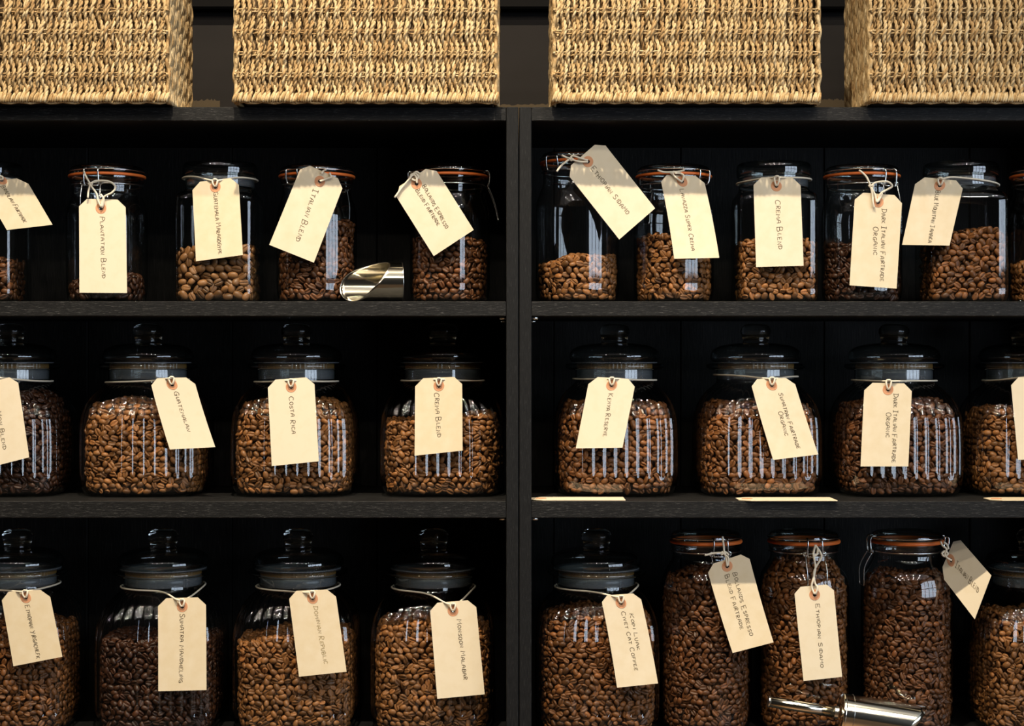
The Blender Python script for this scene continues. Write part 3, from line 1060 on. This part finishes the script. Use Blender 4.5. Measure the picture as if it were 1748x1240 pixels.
def make_tag(T, label, hole_px, lines, neck=None, twines=(), light=False, ty=0.03, h=0.115):
    hole = T.uv(*hole_px) if hole_px else (0.5, 0.095)
    root = T.at(0.5, 0.0)
    r = thing('paper_tag', label, 'tag', root, 0, 'manila tags tied to the jars')
    V, F = paper_mesh(T, hole)
    obj('paper', MB().add(rel(V, root), F).mesh('paper', M['paper'], False), r)
    b_ = MB()
    vs, fs = [], []
    n = 28
    for rad, off in ((0.0025, 0.0001), (0.0026, 0.00035), (0.0069, 0.00035), (0.0071, 0.0)):
        for k in range(n):
            a = 2 * PI * k / n
            vs.append(T.at(hole[0] + rad / T.w * math.cos(a), hole[1] + rad / T.l * math.sin(a), off))
    for i in range(3):
        for k in range(n):
            fs.append((i * n + k, i * n + (k + 1) % n, (i + 1) * n + (k + 1) % n, (i + 1) * n + k))
    rg = obj('eyelet_ring', MB().add(rel(vs, root), fs).mesh('eyelet_ring', M['ring'], False), r)
    rg['label'] = 'salmon reinforcement ring round the hole'
    if lines:
        b_ = MB()
        for text, p0, p1 in lines:
            write(b_, T, text, p0, p1, h)
        b_.v = rel(b_.v, root)
        ink = obj('lettering', b_.mesh('lettering', M['ink_light' if light else 'ink'], False), r)
        ink['label'] = 'handwritten ' + ' '.join(t for t, _, _ in lines).lower()
    H = T.at(*hole)
    b_ = MB()
    R = 0.00125
    if neck:
        cx, cy, rn, py_left, py_right, dk = neck
        kn = H + Vector((0, -0.002, dk))
        zl, zr = P(0, py_left, cy).z, P(0, py_right, cy).z
        thk = math.asin(max(-0.95, min(0.95, (kn.x - cx) / rn)))
        pts = []
        m_ = 72
        for i in range(m_ + 1):
            th = thk + 2 * PI * i / m_
            d = min(i, m_ - i) / m_ * 2 * PI
            z = zl + (zr - zl) * (0.5 + 0.5 * math.sin(th))
            f = math.exp(-(d / 0.45) ** 2)
            rr = rn + 0.0008
            p = Vector((cx + rr * math.sin(th), cy - rr * math.cos(th), z))
            g = math.exp(-(d / 0.52) ** 2)
            p.z += (kn.z - z) * f
            p.x += (kn.x - (cx + rr * math.sin(thk))) * g
            p.y += (kn.y - (cy - rr * math.cos(thk))) * g
            pts.append(p)
        b_.tube(rel(pts, root), R, 6)
        w = 0.0032
        for s in (-1, 1):
            b_.tube(rel(smooth_path([kn + Vector((s * w * 0.3, 0.0005, 0.0018)), kn + Vector((s * w, -0.0012, -0.0006)), (kn + H) / 2 + Vector((s * w * 0.75, -0.0022, -0.001)),
                                     H + Vector((s * 0.0007, -0.0014, 0.0006)), H + Vector((0, 0.003, 0.002))], 4), root), R * 1.05, 6)
        b_.tube(rel(smooth_path([kn + Vector((-w, 0.0, -0.001)), kn + Vector((-w * 0.3, -0.0022, 0.0015)), kn + Vector((w * 0.6, -0.0018, 0.0012)), kn + Vector((w, 0.0006, -0.001))], 4), root), R * 1.05, 6)
    for line in twines:
        yv = min(T.at(0.5, 0.05).y, T.at(0.5, 0.3).y) - 0.0022
        b_.tube(rel(smooth_path([P(px, py, yv if k % 2 else yv - 0.0012) for k, (px, py) in enumerate(line)], 5), root), R * 1.08, 6)
    obj('twine', b_.mesh('twine', M['twine']), r)
    return r


def tag_on(kind, jar_px, corners, hole, lines, label, what, y0=None, y1=None, twines=(), neck_px=None, dk=0.0085, **kw):
    cy = CENTRE[kind]
    front = cy - HALF[kind]
    y1 = front - 0.0075 if y1 is None else y1
    y0 = y1 + 0.002 if y0 is None else y0
    T = Tag(*corners, y0, y1, kw.pop('curl', 0.0015), kw.pop('bow', 0.0))
    rn = {'A': 0.0558, 'C': 0.0488, 'B': 0.049}[kind[0]]
    neck = None
    if neck_px:
        neck = (P(jar_px, 0, cy).x, cy, rn, neck_px[0], neck_px[1], dk)
    make_tag(T, label, hole, lines, neck, twines, **kw)
    return corners


# ------------------------------------------------------------------ the jars, their beans and their tags
def fill_h(kind, base, py):
    y = CENTRE[kind] - HALF[kind] + 0.006
    return P(0, py, y).z - base


# upper shelf: (kind, centre px, jar words, roast, fill px, slope, bean size, singles, clasp degrees, tag)
ROW1 = [
    ('C1', -27, 'square jar with the Brazilian Fairtrade tag', 'brown', 442, 0, 1.0, 0, 0,
     dict(c=((-36, 312), (42, 303), (90, 384), (12, 393)), hole=(2, 307.5), neck=(316, 312), dk=0.003,
          t=[('BRAZILIAN FAIRTRADE', (5, 317.7), (45.1, 380.9))], l='manila tag reading Brazilian Fairtrade, tilted, at the left frame edge')),
    ('B1', 183, 'clip-top jar with the Plantation Blend tag', 'dark', 478, 0.1, 1.05, 0, -10,
     dict(c=((134.8, 339.4), (214.2, 341.2), (217.2, 500.6), (135.9, 500.1)), hole=(172.7, 355.6),
          t=[('PLANTATION BLEND', (174.3, 369.6), (178.3, 476.9))], l='upright manila tag reading Plantation Blend, tied to a wire clasp',
          tw=[[(143, 292), (147, 302), (154, 314)], [(154, 315), (151, 327), (150, 338)], [(152, 315), (165, 309), (186, 310), (197, 319), (191, 329), (177, 337), (173, 354)],
              [(155, 317), (165, 331), (168, 344), (174, 354), (177, 340), (172, 332)], [(151, 313), (155, 318), (157, 312), (152, 316)]])),
    ('C1', 376, 'square jar with the Guatemala Maragogype tag', 'pale', 424, 0.02, 1.26, 62, 0,
     dict(c=((327.9, 311.8), (406.9, 302.7), (414.8, 435.6), (334.7, 446.4)), hole=(367.9, 318.8), neck=(306, 308), dk=0.008,
          t=[('GUATEMALA MARAGOGYPE', (368.6, 327.9), (376.5, 435.1))], l='manila tag reading Guatemala Maragogype on a square jar')),
    ('B1', 541, 'clip-top jar with the slanted Italian Blend tag on the upper shelf', 'brown', 402, 0.55, 1.0, 0, 150,
     dict(c=((516.9, 277.5), (589, 309.8), (536, 448.6), (459.8, 418.2)), hole=(546.9, 309.1), h=0.14,
          t=[('ITALIAN BLEND', (540.1, 324.5), (509, 413.7))], l='tilted manila tag reading Italian Blend beside the steel scoop', y0=0.037,
          tw=[[(546, 309.5), (556, 306), (566, 302.5)], [(566, 302.5), (564, 299), (562.5, 295)], [(548.5, 297), (552, 292), (556.5, 289.5)]])),
    ('B1', 768, 'clip-top jar with the Espresso Blend Fairtrade tag on the upper shelf', 'brown', 412, -0.02, 1.0, 0, 92,
     dict(c=((670.2, 325.6), (738.4, 280.9), (808.6, 392.7), (740.4, 437.4)), hole=(711, 313.9), h=0.105,
          t=[('BOLLANDS ESPRESSO', (723.5, 315.5), (764.1, 390)), ('BLEND FAIRTRADE', (711.8, 323.4), (750.1, 385.4))],
          l='tilted manila tag reading Espresso Blend Fairtrade on the upper shelf', y0=0.036,
          tw=[[(673.7, 337.5), (685, 322), (697.8, 306.6), (703.5, 299.7), (710.3, 293.5), (716, 296.3)], [(699, 303), (706, 299), (711, 304), (711.5, 313)],
              [(703, 306), (709, 308), (714, 302), (708, 296), (700, 300)], [(698, 306), (703, 300), (707, 296)]])),
    ('B1T', 986, 'tall clip-top jar with the diagonal Ethiopian Sidamo tag', 'light', 441, 0.12, 1.0, 76, 140,
     dict(c=((964.3, 291.5), (1025.5, 238.2), (1118.2, 355.8), (1057, 409)), hole=(1003.7, 276), h=0.125,
          t=[('ETHIOPIAN SIDAMO', (1011, 285.6), (1073.9, 365.5))], l='diagonal manila tag reading Ethiopian Sidamo by the centre upright', y0=0.036,
          tw=[[(950.5, 293), (957, 284), (965, 277), (973.5, 272.3), (988, 276), (1003.7, 276.5)], [(973.5, 272), (977, 266), (990, 270), (1003.7, 274)],
              [(959, 265), (967, 269), (974, 272)], [(970, 269), (975, 274), (978, 270)]])),
    ('B1', 1150, 'clip-top jar with the Super Crema tag', 'light', 406, 0, 1.0, 24, 222,
     dict(c=((1126, 298), (1200, 301), (1227.3, 440.6), (1150.3, 442.4)), hole=(1164.6, 308.6), curl=0.005, bow=0.025,
          t=[('LAVAZZA SUPER CREMA', (1163.6, 321.9), (1184, 428.2))], l='curling manila tag reading Super Crema',
          tw=[[(1122.3, 290.5), (1133, 294), (1147.7, 294), (1159, 293), (1168.2, 290.5)], [(1147, 294), (1151, 301), (1160, 308), (1164, 309.5), (1167, 300), (1160, 296), (1152, 296)],
              [(1143, 293), (1147, 297), (1151, 292)]])),
    ('C1', 1321, 'square jar with the Crema Blend tag on the upper shelf', 'light', 412, 0.02, 1.0, 72, 0,
     dict(c=((1286, 302.7), (1366.2, 303.6), (1371.6, 453.9), (1290.5, 456.3)), hole=(1325.5, 317), neck=(314, 308), dk=0.011, h=0.13,
          t=[('CREMA BLEND', (1328.3, 340.5), (1332.6, 427))], l='upright manila tag reading Crema Blend on the upper shelf')),
    ('B1', 1471, 'clip-top jar with the Dark Italian Organic tag on the upper shelf', 'dark', 420, -0.02, 1.0, 0, 34,
     dict(c=((1459.9, 327.9), (1540.6, 334.2), (1530.3, 493), (1449.9, 487.4)), hole=(1499, 345), h=0.12,
          t=[('DARK ITALIAN FAIRTRADE', (1508.8, 356.9), (1506, 482)), ('ORGANIC', (1494.8, 387.3), (1494.3, 437.6))],
          l='manila tag reading Dark Italian Fairtrade Organic, tied to a clasp on the upper shelf',
          tw=[[(1466.5, 290.3), (1477.8, 300.6), (1483, 310), (1486, 318)], [(1487, 320), (1489.5, 335), (1490, 344), (1492.2, 355.7)],
              [(1486, 318), (1494.3, 312), (1507, 310), (1517, 311), (1523, 318), (1514, 324), (1504.6, 329.4), (1500, 338), (1497.4, 345)],
              [(1488, 321), (1494, 334), (1497, 345), (1503, 337), (1506, 330)], [(1483, 316), (1488, 322), (1490, 316), (1484, 319)]])),
    ('C1', 1640, 'square jar with the Blue Mountain Jamaica tag', 'medium', 396, 0, 1.03, 66, 0,
     dict(c=((1564.9, 301.3), (1646.3, 309.7), (1620.5, 419.6), (1539.7, 418.2)), hole=(1604, 315), neck=(306, 318), dk=0.008,
          t=[('BLUE MOUNTAIN JAMAICA', (1601.1, 324.2), (1587.1, 414.2))], l='manila tag reading Blue Mountain Jamaica, leaning left')),
    ('B1', 1790, 'clip-top jar without a tag at the right frame edge of the upper shelf', 'light', 448, 0, 1.0, 0, 150, None),
]
ROW2 = [
    ('A2', 17, 'dark-roast ribbed jar on the middle shelf at the left frame edge', 'dark', 674, 0.0,
     dict(c=((-48.5, 660.6), (29, 641), (50.2, 781), (-27.4, 801)), hole=(-9, 656), neck=(645, 651), t=[('MON BLEND', (-2, 702), (9.3, 769))],
          l='manila tag ending in Mon Blend at the left frame edge')),
    ('A2', 253, 'ribbed jar tagged Guatemalan', 'light', 690, 0.0,
     dict(c=((255.4, 646.3), (330.1, 644.3), (368.2, 763.6), (290.6, 767.6)), hole=(294.9, 656.4), neck=(653, 648), bow=-0.02, curl=0.004,
          t=[('GUATEMALAN', (301.9, 668.3), (325.9, 737.4))], l='slanted manila tag reading Guatemalan on the middle shelf')),
    ('A2', 506, 'ribbed jar tagged Costa Rica', 'light', 690, -0.02,
     dict(c=((456.5, 649.4), (536.1, 643.5), (544.3, 787.8), (464.1, 796)), hole=(497.2, 660.4), neck=(652, 651), t=[('COSTA RICA', (497.2, 676.8), (502, 741.7))],
          l='manila tag reading Costa Rica')),
    ('A2', 756, 'ribbed jar tagged Crema Blend on the middle shelf', 'light', 716, 0.06,
     dict(c=((708.7, 646.7), (788.8, 643), (789.7, 769.5), (707.8, 778.3)), hole=(749.6, 657.8), neck=(650, 650), h=0.125, t=[('CREMA BLEND', (746.1, 669.4), (750.5, 747.2))],
          l='brightly lit manila tag reading Crema Blend on the middle shelf')),
    ('A2', 1049, 'ribbed jar tagged Kenya Reserve', 'medium', 692, -0.05,
     dict(c=((1006.9, 643), (1086.1, 648.2), (1062.6, 764.6), (982.8, 765.8)), hole=(1044.3, 656.3), neck=(647, 649), t=[('KENYA RESERVE', (1042.3, 670.8), (1032.1, 745.4))],
          l='manila tag reading Kenya Reserve, leaning left')),
    ('A2', 1290, 'ribbed jar tagged Sumatran Fairtrade Organic', 'medium', 694, -0.02,
     dict(c=((1279.9, 647.9), (1354, 645), (1396.6, 776.2), (1319.7, 785.5)), hole=(1318.2, 656.3), neck=(640, 643), bow=-0.01,
          t=[('SUMATRAN FAIRTRADE', (1333.6, 669.4), (1364.7, 766.6)), ('ORGANIC', (1333.3, 701.3), (1345, 744.3))], l='slanted manila tag reading Sumatran Fairtrade Organic')),
    ('A2', 1526, 'ribbed jar tagged Dark Italian Fairtrade Organic', 'brown', 690, 0.0,
     dict(c=((1475.9, 653.4), (1557.2, 655.1), (1550.2, 796.6), (1468.7, 796.6)), hole=(1516, 665), neck=(649, 650), dk=0.011,
          t=[('DARK ITALIAN FAIRTRADE', (1529, 672.3), (1526.1, 791.3)), ('ORGANIC', (1516.9, 704.2), (1515.4, 748.4))],
          l='manila tag reading Dark Italian Fairtrade Organic on a ribbed jar')),
    ('A2', 1750, 'ribbed jar on the middle shelf at the right frame edge', 'light', 704, 0.0,
     dict(c=((1725, 645), (1805, 641), (1818, 781), (1737.5, 785.5)), hole=(1766, 654), neck=(650, 640), t=None, l='manila tag cut by the right frame edge on the middle shelf')),
]
ROW3 = [
    ('A3', 30, 'ribbed jar tagged Ethiopian Yirgacheffe', 'medium', 1078, 0.0,
     dict(c=((0.6, 1011.5), (83, 1006.9), (106.8, 1121.5), (23.2, 1137.8)), hole=(44.1, 1017.9), neck=(1000, 996), t=[('ETHIOPIAN YIRGACHEFK', (46.4, 1030.9), (67.3, 1122.4))],
          l='manila tag reading Ethiopian Yirgachefk')),
    ('A3', 279, 'ribbed jar tagged Sumatra Mandheling', 'dark', 1102, 0.0,
     dict(c=((269.7, 1022.2), (351.5, 1019.9), (352.7, 1178.4), (270.5, 1180.4)), hole=(311.2, 1036.2), neck=(1000, 998), t=[('SUMATRA MANDHELING', (311.2, 1048.4), (310, 1167.4))],
          l='upright manila tag reading Sumatra Mandheling')),
    ('A3', 509, 'ribbed jar tagged Dominian Republic', 'light', 1098, 0.03,
     dict(c=((492, 1009.7), (571.8, 1006.5), (591.8, 1147), (510.6, 1155.7)), hole=(533.8, 1020.7), neck=(1000, 999), light=True, t=[('DOMINIAN REPUBLIC', (539, 1033.8), (557.6, 1133.9))],
          l='brightly lit manila tag with faded writing, Dominian Republic')),
    ('A3', 740, 'ribbed jar tagged Monsoon Malabar', 'light', 1074, -0.05,
     dict(c=((733.2, 1030.6), (811.8, 1024.2), (827.5, 1185.6), (746.5, 1193.4)), hole=(773.8, 1043.1), neck=(1002, 1001), t=[('MONSOON MALABAR', (784, 1057.6), (795.6, 1162.1))],
          l='manila tag reading Monsoon Malabar')),
    ('A3', 1018, 'ribbed jar tagged Kopi Luak', 'medium', 1058, 0.0,
     dict(c=((1025.2, 1017.5), (1092, 1012.9), (1123, 1166.7), (1053.1, 1174)), hole=(1060.3, 1029.4), neck=(1001, 998), bow=0.02, curl=0.004,
          t=[('KOPI LUAK', (1077.2, 1046.9), (1090.2, 1111.6)), ('CIVET CAT COFFEE', (1063.5, 1044), (1086.7, 1145.5))], l='manila tag reading Kopi Luak Civet Cat Coffee')),
    ('B3', 1205, 'tall clip-top jar with the Espresso Blend Fairtrade tag on the lowest shelf', 'brown', 985, 0.0,
     dict(c=((1205.6, 967), (1276.7, 943), (1319.7, 1096.3), (1250, 1114.5)), hole=(1241.3, 968.5), bow=-0.012, curl=0.006, h=0.12,
          t=[('BOLLANDS ESPRESSO', (1254.4, 978.7), (1283.1, 1087.5)), ('BLEND FAIRTRADE', (1240.5, 983), (1267.5, 1077.4))], l='curling manila tag reading Espresso Blend Fairtrade on the lowest shelf',
          tw=[[(1233.2, 916.3), (1235, 930), (1236.5, 943.9), (1239, 951), (1241.3, 967.5)], [(1203, 948.5), (1218, 945), (1233, 944.5), (1240, 950)], [(1232, 942), (1238, 948), (1243, 953), (1243, 966)],
              [(1231, 948), (1238, 943), (1244, 948)]]), 16),
    ('B3', 1372, 'tall clip-top jar with the hanging Ethiopian Sidamo tag', 'medium', 962, 0.0,
     dict(c=((1355.2, 1003.4), (1422.5, 997.3), (1437.3, 1155.8), (1371.4, 1163)), hole=(1390.3, 1015.8), h=0.12,
          t=[('ETHIOPIAN SIDAMO', (1394.7, 1030.9), (1403.4, 1141.2))], l='upright manila tag reading Ethiopian Sidamo above the long scoop',
          tw=[[(1392, 931), (1389, 942), (1388.9, 950), (1391.8, 970), (1388, 990), (1385.5, 1002), (1390.3, 1015)], [(1392, 931), (1400.5, 944), (1402, 952.6), (1393, 968), (1389, 980), (1391.3, 996), (1395.5, 1004), (1391.8, 1015)],
              [(1396, 936), (1395, 946), (1390, 950)]]), 7),
    ('B3', 1548, 'tall clip-top jar with the Italian Blend tag on the lowest shelf', 'brown', 990, 0.0,
     dict(c=((1604, 980), (1632, 914), (1692.5, 983.1), (1664.3, 1057.8)), hole=(1623.4, 955), y0=0.072, y1=0.034, h=0.2,
          t=[('ITALIAN BLEND', (1633, 961.3), (1672.2, 1007.8))], l='foreshortened manila tag reading Italian Blend at the lower right',
          tw=[[(1605.4, 925), (1609, 932), (1615.6, 938), (1613, 947), (1617, 953), (1624.3, 957)], [(1607, 946), (1613, 941), (1618, 946), (1612, 950), (1608, 947)], [(1611, 926), (1617, 931), (1619, 938)]]), -88),
    ('A3', 1762, 'ribbed jar on the lowest shelf at the right frame edge', 'light', 1062, 0.0, None),
]

for kind, px, what, roast, fp, slope, size, singles, clasp, tg in ROW1:
    jar(kind, px, SH1, what[0].lower() + what[1:], 0.0, math.radians(clasp))
    y = CENTRE[kind]
    quads = [q[9]['c'] for q in ROW1 if q[9]]
    fill_beans(kind, (P(px, 0, y).x, y, SH1), fill_h(kind, SH1, fp), slope, roast, size, 'the ' + what, [list(q) for q in quads], singles,
               'the upper-shelf ' + tg['l'].split('reading ')[1].split(' on a')[0].split(' by the')[0].split(' on the')[0].split(',')[0] + ' jar' if tg else '')
    if tg:
        tag_on(kind, px, tg['c'], tg['hole'], tg['t'], tg['l'], what, tg.get('y0'), tg.get('y1'), tg.get('tw', ()), tg.get('neck'), tg.get('dk', 0.0085),
               **{k: tg[k] for k in ('curl', 'bow', 'h', 'light') if k in tg})
for base, rows in ((SH2, ROW2), (SH3, ROW3)):
    for row in rows:
        kind, px, what, roast, fp, slope, tg = row[:7]
        jar(kind, px, base, what[0].lower() + what[1:], 0.0, math.radians(row[7]) if len(row) > 7 else 0.0)
        y = CENTRE[kind]
        fill_beans(kind, (P(px, 0, y).x, y, base), fill_h(kind, base, fp), slope, roast, 1.0, 'the ' + what, [])
        if tg:
            tag_on(kind, px, tg['c'], tg['hole'], tg['t'], tg['l'], what, tg.get('y0'), tg.get('y1'), tg.get('tw', ()), tg.get('neck'), tg.get('dk', 0.0085),
                   **{k: tg[k] for k in ('curl', 'bow', 'h', 'light') if k in tg})

# ------------------------------------------------------------------ loose tags on the middle shelf
for a, c, y0, y1, lab in ((907, 1068, 0.002, 0.052, 'loose manila tag lying flat before the Kenya Reserve jar'),
                          (1262, 1428, -0.006, 0.048, 'loose manila tag lying flat before the Sumatran jar'),
                          (1692, 1850, -0.002, 0.048, 'loose manila tag lying flat at the right end of the middle shelf')):
    x0, x1 = P(a, 0, 0.0).x, P(c, 0, 0.0).x
    r = thing('loose_tag', lab, 'tag', ((x0 + x1) / 2, (y0 + y1) / 2, SH2 + 0.0003), 0, 'loose tags on the middle shelf')
    w, d = (x1 - x0) / 2, (y1 - y0) / 2
    b_ = MB()
    out = [(-w, -d + 0.012), (-w + 0.014, -d), (w, -d), (w, d), (-w + 0.014, d), (-w, d - 0.012)]
    b_.add([(x, y, 0.0003) for x, y in out] + [(x, y, 0.0012) for x, y in out],
           [tuple(range(6))[::-1], tuple(range(6, 12))] + [(i, (i + 1) % 6, 6 + (i + 1) % 6, 6 + i) for i in range(6)])
    obj('paper', b_.mesh('paper', M['paper'], False), r)
    obj('eyelet_ring', MB().lathe([(0.0025, 0.0013), (0.0026, 0.0016), (0.007, 0.0016), (0.0071, 0.0012)], 24, (-w + 0.013, 0)).mesh('eyelet_ring', M['ring'], False), r)

# ------------------------------------------------------------------ scoops
def scoop_blade(R, reach, nphi=72, nl=14):
    """Cut tube along -x from its closed end at x = 0; reach gives its length round the tube."""
    b_ = MB()
    vs, fs = [], []
    th = 0.0006
    for rr in (R, R - th):
        for i in range(nl + 1):
            for k in range(nphi):
                a = 2 * PI * k / nphi
                L = reach(a)
                vs.append((-L * i / nl, rr * math.cos(a), rr * math.sin(a)))
    n1 = (nl + 1) * nphi
    for s in (0, 1):
        for i in range(nl):
            for k in range(nphi):
                q = (s * n1 + i * nphi + k, s * n1 + i * nphi + (k + 1) % nphi, s * n1 + (i + 1) * nphi + (k + 1) % nphi, s * n1 + (i + 1) * nphi + k)
                fs.append(q if s == 0 else q[::-1])
    for k in range(nphi):
        fs.append((nl * nphi + k, nl * nphi + (k + 1) % nphi, n1 + nl * nphi + (k + 1) % nphi, n1 + nl * nphi + k))
    b_.add(vs, fs)
    return b_


# short steel scoop lying between two jars of the upper shelf
R1 = 0.0258
q = P(683, 480, 0.05)
r = thing('coffee_scoop', 'short steel scoop lying open towards the viewer on the upper shelf', 'scoop', (q.x + 0.002, 0.052, SH1 + 0.0006), math.radians(9), 'steel coffee scoops')
TAB = [(0, 99), (30, 86), (60, 50), (90, 26), (120, 19), (150, 26), (180, 38), (210, 54), (240, 67), (270, 80), (300, 93), (330, 101), (360, 99)]


def reach1(a):
    d = math.degrees(a) % 360
    # smoothed over neighbouring angles
    return float(np.mean([np.interp((d + e) % 360, [t[0] for t in TAB], [t[1] for t in TAB]) for e in (-12, -4, 4, 12)])) * 0.00079


blade = scoop_blade(R1, reach1)
rim = MB().tube([(0.0, R1 * math.cos(a), R1 * math.sin(a)) for a in np.linspace(0, 2 * PI, 49)[:-1]], 0.0007, 6, True)
edge = []
for a in np.linspace(0, 2 * PI, 73)[:-1]:
    L = reach1(a)
    edge.append((-L, (R1 - 0.0003) * math.cos(a), (R1 - 0.0003) * math.sin(a)))
rim.tube(edge, 0.00055, 6, True)
off = lambda b_: [(x, y, z + R1 + 0.0006) for x, y, z in b_.v]
blade.v = off(blade)
rim.v = off(rim)
obj('blade', blade.mesh('blade', M['steel']), r)
obj('rolled_edge', rim.mesh('rolled_edge', M['wire']), r)
b_ = MB()
b_.add([(0.0, 0, R1)] + [(0.0, R1 * math.cos(a), R1 * math.sin(a) + R1 + 0.0006) for a in np.linspace(0, 2 * PI, 49)[:-1]], [(0, 1 + k, 1 + (k + 1) % 48) for k in range(48)])
obj('end_cap', b_.mesh('end_cap', M['steel'], False), r)

# long scoop with a tube handle before the clip-top jars of the lowest shelf
a0, a1 = P(1312, 1198, 0.022), P(1434, 1217.5, 0.022)
d = (a1 - a0)
tilt = math.atan2(-d.z, d.x)
R2 = 0.0255
r = thing('coffee_scoop', 'long steel scoop with tube handle lying on the lowest shelf', 'scoop', (a1.x, 0.022, SH3), 0, 'steel coffee scoops')
mt = Matrix.Translation((0, 0, a1.z - SH3)) @ Matrix.Rotation(tilt, 4, 'Y')


def xf(b_):
    b_.v = [tuple(mt @ Vector(v)) for v in b_.v]
    return b_


L = d.length
h_ = MB()
vs = []
h_.tube([(-L, 0, 0), (-L * 0.5, 0, 0), (-0.004, 0, 0)], 0.0072, 28)
obj('handle', xf(h_).mesh('handle', M['steel']), r)
cp = MB().tube([(-L - 0.0006, 0, 0), (-L + 0.001, 0, 0)], 0.0076, 28)
cp.tube([(-0.008, 0, 0), (-0.003, 0, 0)], 0.0084, 28)
obj('handle_collar', xf(cp).mesh('handle_collar', M['wire'], False), r)
bl = scoop_blade(R2, lambda a: 0.07 + 0.037 * (0.5 + 0.5 * math.cos(a - math.radians(98))))
bl.v = [(-x, y, z) for x, y, z in bl.v]
bl.f = [f[::-1] for f in bl.f]
obj('blade', xf(bl).mesh('blade', M['steel']), r)
dk = MB().lathe([(0.0, -0.0005), (R2 * 0.93, -0.0005), (R2 + 0.0006, 0.0012), (R2 + 0.0006, 0.003), (R2, 0.0035)], 48)
dk.v = [(z, x, y) for x, y, z in dk.v]
obj('end_cap', xf(dk).mesh('end_cap', M['steel'], True), r)
gr = MB().tube([(0.0135, (R2 + 0.0002) * math.cos(a), (R2 + 0.0002) * math.sin(a)) for a in np.linspace(0, 2 * PI, 49)[:-1]], 0.0004, 5, True)
obj('seam_ring', xf(gr).mesh('seam_ring', M['wire']), r)
print('single beans', SINGLES[0], 'tris', sum(len(me.polygons) for me in bpy.data.meshes))
